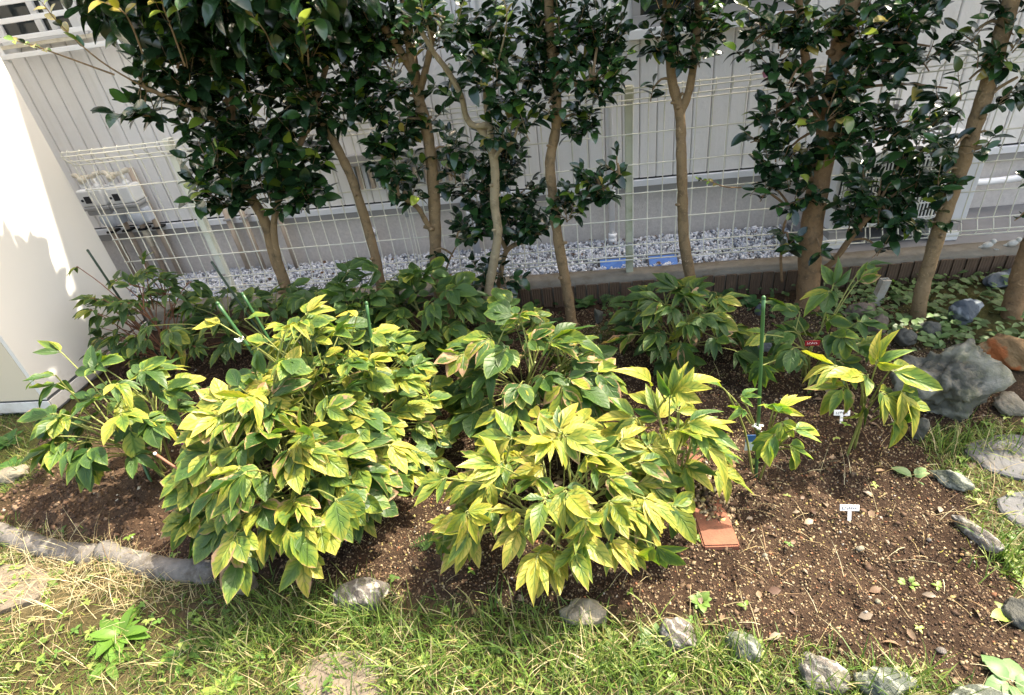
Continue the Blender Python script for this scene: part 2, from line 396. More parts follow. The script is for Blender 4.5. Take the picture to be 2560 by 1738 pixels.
def shed_mat():
    t = NT('cream_steel'); g = t.geo(); z = t.n('SeparateXYZ', None, _0=g).outputs[2]
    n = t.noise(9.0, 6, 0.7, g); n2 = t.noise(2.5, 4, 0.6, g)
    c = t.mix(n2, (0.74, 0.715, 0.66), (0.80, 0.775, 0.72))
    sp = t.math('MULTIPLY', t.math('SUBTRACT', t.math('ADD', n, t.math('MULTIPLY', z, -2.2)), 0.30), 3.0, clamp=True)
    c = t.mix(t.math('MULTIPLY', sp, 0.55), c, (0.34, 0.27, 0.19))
    return t.done(t.bsdf(c, 0.42, 0.4, 0, t.bump(n2, 0.08, 0.02)))
M['shed'] = shed_mat()
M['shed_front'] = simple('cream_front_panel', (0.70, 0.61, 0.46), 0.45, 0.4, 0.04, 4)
M['grey_pipe'] = simple('grey_pvc', (0.50, 0.53, 0.57), 0.4, 0.4, 0.06)
M['white_pipe'] = simple('white_pvc', (0.88, 0.88, 0.89), 0.35, 0.45, 0.04)
M['beige_pipe'] = simple('beige_pipe', (0.44, 0.36, 0.285), 0.55, 0.3, 0.12, 8, dirt=((0.45, 0.33, 0.25), 0.5))
M['tape'] = simple('cream_pipe_tape', (0.66, 0.61, 0.50), 0.6, 0.3, 0.15, 30, 0.3, 80, dirt=((0.45, 0.36, 0.22), 0.5))
M['meter'] = simple('meter_grey', (0.36, 0.365, 0.365), 0.45, 0.4, 0.08)
M['meter_white'] = simple('meter_white', (0.78, 0.79, 0.78), 0.45, 0.4, 0.06)
M['cover'] = simple('translucent_cover', (0.50, 0.54, 0.60), 0.2, 0.5, 0.12, 30)
M['concrete'] = simple('weathered_concrete', (0.21, 0.19, 0.155), 0.9, 0.15, 0.35, 18, 0.7, 60, dirt=((0.14, 0.115, 0.08), 0.65))
M['paving'] = simple('concrete_paving', (0.21, 0.21, 0.215), 0.85, 0.2, 0.30, 7, 0.3, 70, dirt=((0.14, 0.14, 0.14), 0.5))
M['tile'] = simple('brown_ribbed_tile', (0.115, 0.075, 0.050), 0.6, 0.3, 0.4, 25, 0.3, 90)
M['solar_frame'] = simple('black_solar_case', (0.02, 0.022, 0.026), 0.4)
def solar():
    t = NT('blue_solar_cell'); n = t.voro(60.0, t.geo(), out='Color')
    c = t.mix(t.n('RGBToBW', None, _0=n).outputs[0], (0.04, 0.14, 0.45), (0.08, 0.22, 0.56))
    return t.done(t.bsdf(c, 0.35, 0.25))
M['solar'] = solar()
M['brick'] = simple('red_brick', (0.23, 0.095, 0.06), 0.85, 0.2, 0.22, 30, 0.5, 90, dirt=((0.10, 0.065, 0.045), 0.55))
M['tagwhite'] = simple('white_tag_plastic', (0.78, 0.79, 0.79), 0.4, 0.4, 0.05)
M['ink'] = simple('ink', (0.03, 0.035, 0.05), 0.6)
M['blue_tag'] = simple('blue_tag', (0.03, 0.13, 0.36), 0.35, 0.5, 0.1)
M['red_tag'] = simple('red_tag', (0.28, 0.012, 0.02), 0.4, 0.4, 0.15)
M['yellow_tag'] = simple('yellow_print', (0.75, 0.55, 0.05), 0.4)
M['purple'] = simple('purple_print', (0.36, 0.06, 0.22), 0.4, 0.4, 0.35, 160)
M['mint'] = simple('pale_card', (0.55, 0.66, 0.66), 0.4, 0.4, 0.1)
M['pink'] = simple('pink_petal', (0.72, 0.32, 0.46), 0.5, 0.3, 0.15, 60)
M['stub'] = simple('dirty_white_tube', (0.46, 0.43, 0.36), 0.6, 0.3, 0.2, 20, dirt=((0.30, 0.18, 0.10), 0.5))
M['log'] = simple('weathered_edging', (0.15, 0.138, 0.125), 0.9, 0.15, 0.6, 40, 1.0, 90, dirt=((0.07, 0.055, 0.038), 0.7))
M['slab'] = simple('stepping_slab', (0.155, 0.128, 0.098), 0.9, 0.15, 0.4, 22, 1.0, 60, dirt=((0.14, 0.11, 0.075), 0.7))
M['slab_grey'] = simple('grey_slab', (0.12, 0.12, 0.122), 0.88, 0.15, 0.4, 20, 1.0, 60, dirt=((0.11, 0.095, 0.065), 0.7))
M['glass'] = simple('dark_window_glass', (0.02, 0.026, 0.026), 0.06, 0.6, 0.3, 5)
M['curtain'] = simple('curtain', (0.30, 0.31, 0.30), 0.8)
M['rk_grey'] = rock_material('rock_grey', ((0.035, 0.037, 0.032), (0.085, 0.086, 0.074), (0.15, 0.147, 0.128)), 7, None, 0.45)
M['rk_boulder'] = rock_material('rock_boulder', ((0.04, 0.042, 0.036), (0.10, 0.10, 0.085), (0.185, 0.18, 0.152)), 9, ((0.24, 0.235, 0.20), 2.5), 0.5)
M['rk_blue'] = rock_material('rock_blue', ((0.045, 0.055, 0.065), (0.09, 0.105, 0.12), (0.17, 0.185, 0.20)), 6, ((0.25, 0.27, 0.28), 5.0))
M['rk_green'] = rock_material('rock_green', ((0.04, 0.05, 0.044), (0.085, 0.10, 0.082), (0.16, 0.172, 0.14)), 14, ((0.25, 0.26, 0.22), 11.0), .5)
M['rk_band'] = rock_material('rock_banded', ((0.06, 0.055, 0.05), (0.135, 0.12, 0.108), (0.23, 0.21, 0.185)), 16, ((0.30, 0.285, 0.26), 15.0), .55)
M['rk_orange'] = rock_material('rock_orange', ((0.10, 0.06, 0.03), (0.27, 0.165, 0.075), (0.44, 0.31, 0.17)), 6, ((0.33, 0.10, 0.03), 3.5))
M['rk_brown'] = rock_material('rock_brown', ((0.11, 0.085, 0.065), (0.19, 0.15, 0.115), (0.27, 0.225, 0.18)), 9)
M['rk_beige'] = rock_material('rock_beige', ((0.13, 0.11, 0.08), (0.22, 0.195, 0.15), (0.32, 0.285, 0.225)), 9, None, 0.3)
M['bird'] = simple('speckled_plaster', (0.55, 0.54, 0.50), 0.85, 0.2, 0.45, 90, 0.5, 140)

# ------------------------------------------------------------------ the ground
BEDPX = [(-60, 1180), (60, 1205), (200, 1240), (330, 1275), (480, 1310), (620, 1325), (800, 1345), (950, 1365), (1150, 1390), (1350, 1405),
         (1480, 1415), (1600, 1425), (1720, 1465), (1850, 1490), (2000, 1525), (2150, 1555), (2330, 1590), (2345, 1470), (2290, 1340), (2225, 1230),
         (2190, 1130), (2120, 1060), (2095, 985), (2240, 965), (2420, 930)]
BED = np.array([at_z(*p)[:2] for p in BEDPX] + [(3.2, 1.5), (3.2, 2.45), (-2.35, 2.45), (-2.3, 1.55), (-2.05, 1.3)])
def in_poly(x, y, P):
    c = np.zeros(np.shape(x), bool); n = len(P)
    for i in range(n):
        x1, y1 = P[i]; x2, y2 = P[(i + 1) % n]
        if y1 == y2: continue
        c ^= ((y1 > y) != (y2 > y)) & (x < (x2 - x1) * (y - y1) / (y2 - y1) + x1)
    return c
def bedmask(x, y):
    s = 0
    for dx, dy in ((0, 0), (.025, .01), (-.02, .02), (.01, -.025), (-.03, -.01)):
        wx = x + dx + 0.06 * (fbm(x * 9, y * 9, 2, 5) - 0.5); wy = y + dy + 0.06 * (fbm(x * 9, y * 9, 2, 9) - 0.5)
        s = s + in_poly(wx, wy, BED)
    return s / 5.0
def peatmask(x, y):
    return np.exp(-(((x + 1.62) / 0.42) ** 2 + ((y - 1.22) / 0.24) ** 2) ** 2)
def gz(x, y):
    x = np.asarray(x, float); y = np.asarray(y, float)
    b = bedmask(x, y)
    z = -0.012 + b * 0.018 + 0.06 * np.exp(-(((x + 1.55) / 0.5) ** 2 + ((y - 1.28) / 0.26) ** 2))
    z = z + b * (0.044 * (fbm(x * 11, y * 11, 4, 3) - 0.47) + 0.026 * (fbm(x * 34, y * 34, 3, 8) - 0.45))
    z = z + (1 - b) * 0.018 * (fbm(x * 8, y * 8, 3, 4) - 0.45)
    return z
def graded(a, b, st, far):
    mid = np.arange(a, b + st / 2, st); g = []; d = st; p = b
    while p < far: d *= 1.6; p += d; g.append(p)
    h = []; d = st; p = a
    while p > -far: d *= 1.6; p -= d; h.append(p)
    return np.array(h[::-1] + list(mid) + g)
gx = graded(-2.9, 2.5, 0.0115, 60); gy = graded(0.25, 2.40, 0.0115, 60)
GX, GY = np.meshgrid(gx, gy)
near = (GX > -3.2) & (GX < 2.8) & (GY > 0.1) & (GY < 2.6)
GZ = np.where(near, gz(GX, GY), -0.02)
gcol = np.zeros(GX.shape + (4,)); gcol[..., 0] = bedmask(GX, GY) * near; gcol[..., 1] = peatmask(GX, GY) * near; gcol[..., 3] = 1
gcol[..., 2] = near * (np.exp(-(((GX + 2.25) / 0.28) ** 2 + ((GY - 1.5) / 0.25) ** 2)) + np.exp(-(((GX - 0.05) / 0.10) ** 2 + ((GY - 2.06) / 0.10) ** 2)) * 1.2 + 0.8 * np.exp(-(((GX - 1.6) / .5) ** 2 + ((GY - 2.1) / .3) ** 2))).clip(0, 1)
ny_, nx_ = GX.shape; idx = np.arange(nx_ * ny_).reshape(ny_, nx_)
gF = np.stack([idx[:-1, :-1], idx[:-1, 1:], idx[1:, 1:], idx[1:, :-1]], -1).reshape(-1, 4)
go = obj('ground', npmesh('ground', np.stack([GX, GY, GZ], -1).reshape(-1, 3), gF, gcol.reshape(-1, 4), None, True), M['ground'])
tag(go, kind='structure')

BM_G = gcol[..., 0].copy()
def _look(A, x, y):
    x = np.asarray(x, float); y = np.asarray(y, float)
    i = np.clip(np.searchsorted(gx, x), 1, nx_ - 1); j = np.clip(np.searchsorted(gy, y), 1, ny_ - 1)
    fx = np.clip((x - gx[i - 1]) / (gx[i] - gx[i - 1]), 0, 1); fy = np.clip((y - gy[j - 1]) / (gy[j] - gy[j - 1]), 0, 1)
    return (A[j - 1, i - 1] * (1 - fx) + A[j - 1, i] * fx) * (1 - fy) + (A[j, i - 1] * (1 - fx) + A[j, i] * fx) * fy
def gz(x, y): return _look(GZ, x, y)
def bedmask(x, y): return _look(BM_G, x, y)

# scattered low-poly chips -------------------------------------------------
def icos():
    p = (1 + 5 ** 0.5) / 2
    V = np.array([(-1, p, 0), (1, p, 0), (-1, -p, 0), (1, -p, 0), (0, -1, p), (0, 1, p), (0, -1, -p), (0, 1, -p), (p, 0, -1), (p, 0, 1), (-p, 0, -1), (-p, 0, 1)], float)
    V /= np.linalg.norm(V[0])
    F = np.array([(0, 11, 5), (0, 5, 1), (0, 1, 7), (0, 7, 10), (0, 10, 11), (1, 5, 9), (5, 11, 4), (11, 10, 2), (10, 7, 6), (7, 1, 8), (3, 9, 4), (3, 4, 2), (3, 2, 6), (3, 6, 8), (3, 8, 9), (4, 9, 5), (2, 4, 11), (6, 2, 10), (8, 6, 7), (9, 8, 1)])
    return V, F
OCT_V = np.array([(1, 0, 0), (-1, 0, 0), (0, 1, 0), (0, -1, 0), (0, 0, 1), (0, 0, -1)], float)
OCT_F = np.array([(0, 2, 4), (2, 1, 4), (1, 3, 4), (3, 0, 4), (2, 0, 5), (1, 2, 5), (3, 1, 5), (0, 3, 5)])
ICO_V, ICO_F = icos()
def rand_rot(n):
    q = rng.normal(size=(n, 4)); q /= np.linalg.norm(q, axis=1)[:, None]; w, x, y, z = q.T
    return np.stack([np.stack([1 - 2 * (y * y + z * z), 2 * (x * y - z * w), 2 * (x * z + y * w)], -1),
                     np.stack([2 * (x * y + z * w), 1 - 2 * (x * x + z * z), 2 * (y * z - x * w)], -1),
                     np.stack([2 * (x * z - y * w), 2 * (y * z + x * w), 1 - 2 * (x * x + y * y)], -1)], 1)
def chips(name, pos, size, colors, ico=False, jitter=0.35, squash=(0.6, 1.3)):
    V0, F0 = (ICO_V, ICO_F) if ico else (OCT_V, OCT_F); n = len(pos); k = len(V0)
    s = size[:, None] * rng.uniform(squash[0], squash[1], (n, 3))
    V = V0[None] * s[:, None, :] * rng.uniform(1 - jitter, 1 + jitter, (n, k, 1))
    V = np.einsum('nij,nkj->nki', rand_rot(n), V) + pos[:, None, :]
    F = (F0[None] + (np.arange(n) * k)[:, None, None]).reshape(-1, 3)
    return npmesh(name, V.reshape(-1, 3), F, np.repeat(np.concatenate([colors, np.ones((n, 1))], 1), k, 0))
def pick(pal, n, var=0.25):
    pal = np.array(pal); w = pal[:, 3] / pal[:, 3].sum()
    return (pal[rng.choice(len(pal), n, p=w), :3] * rng.uniform(1 - var, 1 + var, (n, 1)))

def bed_points(n, x0, x1, y0, y1, want=1):
    x = rng.uniform(x0, x1, n); y = rng.uniform(y0, y1, n); m = bedmask(x, y)
    k = (m > 0.5) if want else (m < 0.5)
    return x[k], y[k]
SOILPAL = [(0.20, 0.13, 0.075, 5), (0.32, 0.23, 0.14, 4.5), (0.46, 0.36, 0.22, 3.0), (0.48, 0.38, 0.15, 1.2), (0.10, 0.06, 0.04, 5), (0.045, 0.03, 0.02, 4), (0.50, 0.46, 0.40, 0.2), (0.33, 0.15, 0.08, 0.7)]
x, y = bed_points(125000, -0.9, 1.35, 0.6, 2.3)
s = np.where(rng.uniform(0, 1, len(x)) < .012, rng.uniform(.004, .007, len(x)), rng.gamma(2.0, 0.00112, len(x)).clip(0.0010, 0.0040))
me = chips('soil_crumbs', np.stack([x, y, gz(x, y) + s * 0.2], 1), s, pick(SOILPAL, len(x)) * .66, False)
tag(obj('soil_crumbs', me, M['crumb']), 'loose brown soil crumbs and tan grit over the flower bed', 'soil', kind='stuff')
x, y = bed_points(2200, -0.9, 1.35, 0.6, 2.3); kk = fbm(x * 5, y * 5, 3, 41) > .46; x, y = x[kk], y[kk]; s = rng.gamma(3.0, 0.0019, len(x)).clip(0.003, 0.010)
me = chips('soil_clods', np.stack([x, y, gz(x, y) + s * 0.1], 1), s, pick([(0.11, 0.068, 0.042, 5), (0.075, 0.046, 0.03, 5), (0.12, 0.078, 0.048, 3)], len(x)), False, .5)
tag(obj('soil_clods', me, M['crumb']), 'dark brown clods of earth lying on the flower bed', 'soil', kind='stuff')
x, y = bed_points(20000, -2.2, -0.9, 0.9, 2.2)
s = rng.gamma(2.4, 0.0014, len(x)).clip(0.0012, 0.01)
me = chips('peat_crumbs', np.stack([x, y, gz(x, y) + s * 0.2], 1), s, pick([(0.15, 0.092, 0.056, 5), (0.10, 0.058, 0.036, 5), (0.05, 0.03, 0.02, 5), (0.22, 0.15, 0.095, 1.5), (0.42, 0.38, 0.3, 0.15)], len(x)))
tag(obj('peat_crumbs', me, M['crumb']), 'crumbly red-brown peat heaped behind the edging at left', 'soil', kind='stuff')

# ------------------------------------------------------------------ strip beyond the fence, house, fence, wall
me = MB().box(-4.2, 1.08, 2.499, 2.93, -0.05, 0.084)
tag(obj('gravel_bed', me, M['paving']), kind='structure')
me = MB().box(1.084, 4.5, 2.499, 2.93, -0.05, 0.105)
tag(obj('concrete_paving', me, M['paving']), kind='structure')
n = 15000
x = rng.uniform(-2.9, 1.06, n); y = 2.505 + rng.uniform(0, 1, n) * 0.40
s = rng.gamma(6, 0.00115, n).clip(0.003, 0.012)
z = 0.086 + rng.uniform(0, 1, n) * 0.012 + 0.018 * fbm(x * 5, y * 5, 3, 2)
me = chips('gravel', np.stack([x, y, z], 1), s, pick([(0.72, 0.74, 0.79, 5), (0.58, 0.61, 0.68, 4), (0.80, 0.81, 0.83, 3), (0.27, 0.30, 0.36, 1.6), (0.20, 0.14, 0.10, 0.12)], n, 0.12), False, 0.4)
tag(obj('gravel', me, M['gravel']), 'blue-white crushed stone gravel between fence and house', 'gravel', kind='stuff')

# house -------------------------------------------------------------------
YW = 2.92
house = empty('house', (0, YW, 0), 'house with pale vertical siding above a brown-grey mortar foundation', 'house')
PITCH, GAP = 0.0835, 0.0052
obj('wall_backing', MB().box(-4.6, 4.6, YW + 0.008, YW + 0.25, 0.417, 2.80), M['groove'], house)
bm_ = MB()                                          # one board with chamfered long edges, front at y=0
w2 = (PITCH - GAP) / 2; c_ = 0.004; zb, zt = 0.418, 2.80
prof = [(-w2, 0.012), (-w2, 0.0035), (-w2 + c_, 0.0), (w2 - c_, 0.0), (w2, 0.0035), (w2, 0.012)]
bm_.add([(a, b, z) for z in (zb, zt) for a, b in prof], [(i, i + 1, 7 + i, 6 + i) for i in range(5)] + [(5, 4, 3, 2, 1, 0), (6, 7, 8, 9, 10, 11)])
board = bm_.mesh('siding_board'); board.materials.append(M['siding'])
WINS = [(-2.93, -2.29, 1.352, 2.25), (0.28, 1.02, 1.05, 2.2)]
i = 0
while -3.9 + i * PITCH < 3.6:
    bx = -3.9 + i * PITCH; i += 1
    o = bpy.data.objects.new('siding_board', board); link(o, house, (bx, YW - 0.002, 0))
obj('foundation', MB().box(-4.6, 4.6, YW + 0.012, YW + 0.26, -0.2, 0.336), M['foundation'], house)
obj('grey_trim', MB().box(-4.6, 4.6, YW - 0.004, YW + 0.25, 0.3365, 0.3765), M['grey_trim'], house)
obj('flashing', MB().box(-4.6, 4.6, YW - 0.016, YW + 0.24, 0.377, 0.4085, 0.002), M['flash'], house)
obj('shadow_gap', MB().box(-4.6, 4.6, YW + 0.004, YW + 0.2, 0.409, 0.4175), M['black'], house)
obj('roof', MB().add([(-4.7, YW - 0.06, 2.80), (4.7, YW - 0.06, 2.80), (4.7, YW + 5, 3.9), (-4.7, YW + 5, 3.9), (-4.7, YW - 0.06, 2.86), (4.7, YW - 0.06, 2.86), (4.7, YW + 5, 3.98), (-4.7, YW + 5, 3.98)],
    [(0, 3, 2, 1), (4, 5, 6, 7), (0, 1, 5, 4), (1, 2, 6, 5), (2, 3, 7, 6), (3, 0, 4, 7)]), M['grey_trim'], house)
for sx in (-4.6, 4.6):
    obj('end_wall', MB().box(sx - 0.1, sx + 0.1, YW + 0.27, YW + 5, -0.1, 2.8), M['siding'], house)
# upper left window with a guard rail
wx0, wx1, wz0, wz1 = WINS[0]
wf = obj('window', MB().box(wx0, wx1, YW - 0.035, YW - 0.006, wz0, wz0 + 0.045, 0.003).box(wx0, wx0 + 0.04, YW - 0.034, YW - 0.006, wz0 + 0.046, wz1).box(wx1 - 0.045, wx1, YW - 0.034, YW - 0.006, wz0 + 0.046, wz1), M['white_metal'], house)
obj('pane', MB().box(wx0 + 0.041, wx1 - 0.046, YW - 0.014, YW - 0.0065, wz0 + 0.046, wz1), M['glass'], wf)
for mx in (-2.72, -2.50, -2.43):
    obj('sash', MB().box(mx - 0.017, mx + 0.017, YW - 0.030, YW - 0.015, wz0 + 0.0465, wz1, 0.002), M['white_metal'], wf)
gr = empty('window_guard', (-2.4, 2.8, 1.3), 'white slatted guard rail in front of the upper left window', 'guard rail')
for z in (1.315, 1.384, 1.455, 1.525, 1.595, 1.665):
    obj('rail', MB().box(-2.70, -2.02, 2.792, 2.806, z - 0.011, z + 0.011, 0.002), M['white_metal'], gr)
for xx in (-2.69, -2.03):
    obj('upright', MB().box(xx - 0.012, xx + 0.012, 2.8065, 2.825, 1.29, 1.75, 0.002), M['white_metal'], gr)
    for z in (1.34, 1.6):
        obj('bracket', MB().box(xx - 0.008, xx + 0.008, 2.826, YW - 0.003, z - 0.01, z + 0.01), M['white_metal'], gr)
obj('rail', MB().box(-2.70, -2.02, 2.807, 2.83, 1.345, 1.362, 0.002), M['tape'], gr)
# right window whose white sill shows between the trees
wx0, wx1, wz0, wz1 = WINS[1]
wf = obj('window', MB().box(wx0, wx1, YW - 0.03, YW - 0.005, wz0 + 0.041, wz0 + 0.09, 0.002).box(wx0, wx0 + 0.035, YW - 0.029, YW - 0.005, wz0 + 0.0905, wz1).box(wx1 - 0.035, wx1, YW - 0.029, YW - 0.005, wz0 + 0.0905, wz1), M['grey_trim'], house)
obj('pane', MB().box(wx0 + 0.036, wx1 - 0.036, YW - 0.014, YW - 0.0055, wz0 + 0.0905, wz1), M['glass'], wf)
obj('sill', MB().box(wx0 - 0.02, wx1 + 0.02, YW - 0.055, YW - 0.003, wz0, wz0 + 0.040, 0.003), M['white_metal'], wf)
# grey top band over a row of alternating slats on the siding
vg = empty('wall_panel', (-0.88, YW, 0.5), 'grey slatted panel low on the siding behind the middle trees', 'vent')
obj('top_band', MB().box(-1.21, -0.55, YW - 0.04, YW - 0.003, 0.625, 0.68, 0.003), M['grey_trim'], vg)
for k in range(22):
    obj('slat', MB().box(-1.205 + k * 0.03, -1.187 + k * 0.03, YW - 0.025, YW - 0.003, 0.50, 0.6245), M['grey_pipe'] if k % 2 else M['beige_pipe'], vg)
# pipes
def pipe(label, pts, r, mat, cat='pipe', group=None, collars=(), cmat=None, name='wall_pipe'):
    P = [np.array(p, float) for p in pts]; base = P[0]
    e = empty(name, base, label, cat, group)
    obj('pipe', MB().tube(P, r, 12), mat, e)
    for z in collars:
        t_ = (z - P[0][2]) / (P[-1][2] - P[0][2]); c = P[0] + (P[-1] - P[0]) * t_
        obj('collar', MB().lathe(c, [(r * 1.02, -0.012), (r * 1.35, -0.010), (r * 1.35, 0.010), (r * 1.02, 0.012)]), cmat or mat, e)
    return e
pipe('white drain pipe with a flared foot behind the cream fence post', [(0.172, 2.865, 0.085), (0.165, 2.868, 2.8)], 0.0165, M['white_pipe'], collars=(0.115, 0.14, 0.37))
pipe('grey downpipe standing in gravel behind the pale trunk', [(-0.57, 2.87, 0.085), (-0.572, 2.87, 0.42)], 0.021, M['grey_pipe'], collars=(0.33,), cmat=M['flash'])
pipe('thin white downpipe high on the wall above the middle trees', [(-0.40, 2.885, 0.72), (-0.372, 2.885, 2.8)], 0.013, M['white_pipe'])
pipe('pale grey pipe rising from gravel beside the leaning brown trunk', [(-1.145, 2.87, 0.085), (-1.13, 2.87, 0.29)], 0.017, M['grey_pipe'], collars=(0.26,), cmat=M['grey_trim'])
for k, (xx, zt_, lab) in enumerate([(-2.665, 0.56, 'beige gas pipe under the left meter, leftmost of four'), (-2.567, 0.56, 'beige gas pipe under the left meter, second from the shed'),
        (-2.469, 0.56, 'beige gas pipe under the right meter with a cream sleeve'), (-2.377, 0.74, 'tall beige gas pipe right of both meters')]):
    e = pipe(lab, [(xx, 2.87, 0.08), (xx, 2.87, zt_)], 0.0145 if k < 3 else 0.017, M['beige_pipe'], group='beige pipes under the meters')
    obj('clamp', MB().box(xx - 0.026, xx + 0.026, 2.849, 2.906, 0.400, 0.412, 0.002), M['black'], e)
    if k == 2: obj('sleeve', MB().lathe((xx, 2.87, 0.35), [(0.0165, -0.05), (0.017, -0.048), (0.017, 0.048), (0.0165, 0.05)]), M['tape'], e)
for xx, lab in [(-1.94, 'short beige pipe in gravel just right of the fence post'), (-1.845, 'short pinkish pipe in gravel left of the forked trunk'), (-1.64, 'short beige pipe in gravel right of the forked trunk')]:
    e = pipe(lab, [(xx, 2.87, 0.08), (xx - 0.003, 2.872, 0.47)], 0.0145, M['beige_pipe'], group='short beige pipes by the wall')
    obj('clamp', MB().box(xx - 0.022, xx + 0.022, 2.850, 2.906, 0.41, 0.421, 0.002), M['grey_trim'], e)
for xx, lab in [(-2.585, 'left gas meter behind the fence, nearest the shed'), (-2.415, 'right gas meter behind the fence with taped pipe fittings')]:
    m = empty('gas_meter', (xx, 2.8, 0.5), 'pale grey ' + lab, 'gas meter', 'gas meters on the house wall')
    obj('body', MB().box(xx - 0.075, xx + 0.07, 2.755, 2.85, 0.585, 0.675, 0.010), M['meter_white'], m)
    obj('band', MB().box(xx - 0.08, xx + 0.078, 2.748, 2.856, 0.566, 0.584, 0.004), M['meter'], m)
    obj('lower_body', MB().box(xx - 0.07, xx + 0.07, 2.758, 2.85, 0.535, 0.5655, 0.008), M['meter'], m)
    obj('display', MB().box(xx - 0.038, xx - 0.004, 2.7515, 2.7546, 0.605, 0.642), M['solar_frame'], m)
    obj('port', MB().lathe((xx - 0.054, 2.754, 0.622), [(0.007, -0.002), (0.007, 0.003)], (0, -1, 0), 10), M['solar_frame'], m)
    obj('dial_cover', MB().lathe((xx + 0.018, 2.785, 0.505), [(0.046, -0.02), (0.050, 0.0), (0.046, 0.018), (0.025, 0.03), (0.004, 0.034)], (0, -1, 0), 16), M['cover'], m)
    obj('side_unit', MB().box(xx + 0.055, xx + 0.088, 2.77, 2.83, 0.47, 0.545, 0.006), M['cover'], m)
    for q in (-0.045, 0.035):
        obj('union_nut', MB().lathe((xx + q, 2.80, 0.675), [(0.014, 0), (0.018, 0.004), (0.018, 0.014), (0.012, 0.018), (0.012, 0.05)]), M['meter_white'], m)
        obj('elbow', MB().tube(smooth_path([(xx + q, 2.80, 0.70), (xx + q, 2.80, 0.728), (xx + q + (.012 if q > 0 else -.012), 2.803, 0.742), (xx + q + (.040 if q > 0 else -.034), 2.81, 0.745)], 4), 0.0125, 10, True, 0.15), M['tape'], m)
    obj('valve', MB().lathe((xx - 0.028, 2.79, 0.722), [(0.014, -0.02), (0.018, -0.016), (0.018, 0.010), (0.010, 0.02)], (0.25, -1, 0.2), 10), M['tape'], m)
    obj('link', MB().tube([(xx - 0.05, 2.81, 0.735), (xx - 0.02, 2.812, 0.728), (xx + 0.012, 2.812, 0.732)], [.010, .013, .010], 9, True, .2), M['tape'], m)
# air conditioner outdoor unit
ac = empty('air_conditioner', (1.43, 2.7, 0.19), 'white air conditioner outdoor unit with a wire grille behind the thick tree', 'air conditioner')
obj('casing', MB().box(1.15, 1.74, 2.60, 2.84, 0.185, 0.52, 0.004), M['white_metal'], ac)
obj('fan_recess', MB().box(1.165, 1.60, 2.5955, 2.5995, 0.215, 0.495), M['black'], ac)
for k in range(30):
    xx = 1.170 + k * 0.0146
    obj('grille_wire', MB().box(xx, xx + 0.0045, 2.588, 2.593, 0.215, 0.496), M['white_metal'], ac)
for k in range(5):
    obj('grille_bar', MB().box(1.163, 1.604, 2.5825, 2.5875, 0.222 + k * 0.066, 0.227 + k * 0.066), M['white_metal'], ac)
obj('top_rim', MB().box(1.146, 1.745, 2.585, 2.845, 0.5205, 0.537, 0.004), M['white_metal'], ac)
obj('service_panel', MB().box(1.615, 1.735, 2.594, 2.5995, 0.20, 0.505, 0.002), M['flash'], ac)
for xx in (1.16, 1.62):
    f = empty('foot_block', (xx, 2.6, 0.10), 'white plastic block under the %s end of the air conditioner' % ('left' if xx < 1.3 else 'right'), 'block')
    obj('block', MB().box(xx - 0.02, xx + 0.085, 2.56, 2.85, 0.106, 0.150, 0.006), M['white_metal'], f)
    obj('pad', MB().box(xx - 0.012, xx + 0.077, 2.575, 2.845, 0.1505, 0.1845), M['grey_trim'], f)
lp = empty('insulated_pipe', (1.8, 2.87, 0.25), 'white insulated hose running along the foundation at far right', 'hose')
obj('hose', MB().tube(smooth_path([(1.73, 2.80, 0.33), (1.80, 2.85, 0.28), (1.88, 2.868, 0.262), (2.0, 2.872, 0.258), (2.12, 2.87, 0.268), (2.25, 2.87, 0.30), (2.3, 2.88, 0.42)], 5), 0.017, 10, True, 0.06), M['white_pipe'], lp)

# retaining wall with ribbed tiles ----------------------------------------
rw = empty('retaining_wall', (0, 2.4, 0), 'low concrete kerb wall faced with brown ribbed tiles under the fence', 'wall')
nx = 150; xs = np.linspace(-2.29, 4.0, nx); P = []; F = []
for i_, xx in enumerate(xs):
    j = lambda s_: 0.010 * (fbm(xx * 14 + s_, s_ * 3.1, 4, 6) - 0.47)
    f0 = 2.382 + j(1.0); 
    P += [(xx, f0 + 0.004, 0.0), (xx, f0, 0.112 + 0.4 * j(2)), (xx, f0 + 0.010, 0.121 + 0.5 * j(3)), (xx, 2.44, 0.124 + j(4) * 0.5), (xx, 2.490 + j(5), 0.122 + j(6) * .5), (xx, 2.498, 0.0)]
for i_ in range(nx - 1):
    for k in range(5): F.append((i_ * 6 + k, (i_ + 1) * 6 + k, (i_ + 1) * 6 + k + 1, i_ * 6 + k + 1))
F += [tuple(range(6))[::-1], tuple((nx - 1) * 6 + k for k in range(6))]
obj('cap', MB().add(P, F, True), M['concrete'], rw)
tp = []
for k in range(9):                                   # ribbed face of one tile
    a = -0.0225 + 0.045 * k / 8; tp.append((a, -0.009 + (0.002 if k % 2 else 0.0)))
V = [(a, b, z) for z in (-0.12, 0.106) for a, b in tp] + [(-0.0225, 0.0, -0.12), (0.0225, 0.0, -0.12), (-0.0225, 0.0, 0.106), (0.0225, 0.0, 0.106)]
Fq = [(k, k + 1, 9 + k + 1, 9 + k) for k in range(8)] + [(18, 0, 9, 20), (8, 19, 21, 17), tuple(range(9, 18)) + (21, 20)]
tile_me = MB().add(V, Fq).mesh('tile'); tile_me.materials.append(M['tile'])
for k in range(92):
    o = bpy.data.objects.new('tile', tile_me); link(o, rw, (-1.9 + k * 0.0525, 2.3765 + random.uniform(-.002, .002), random.uniform(-.004, .004)))

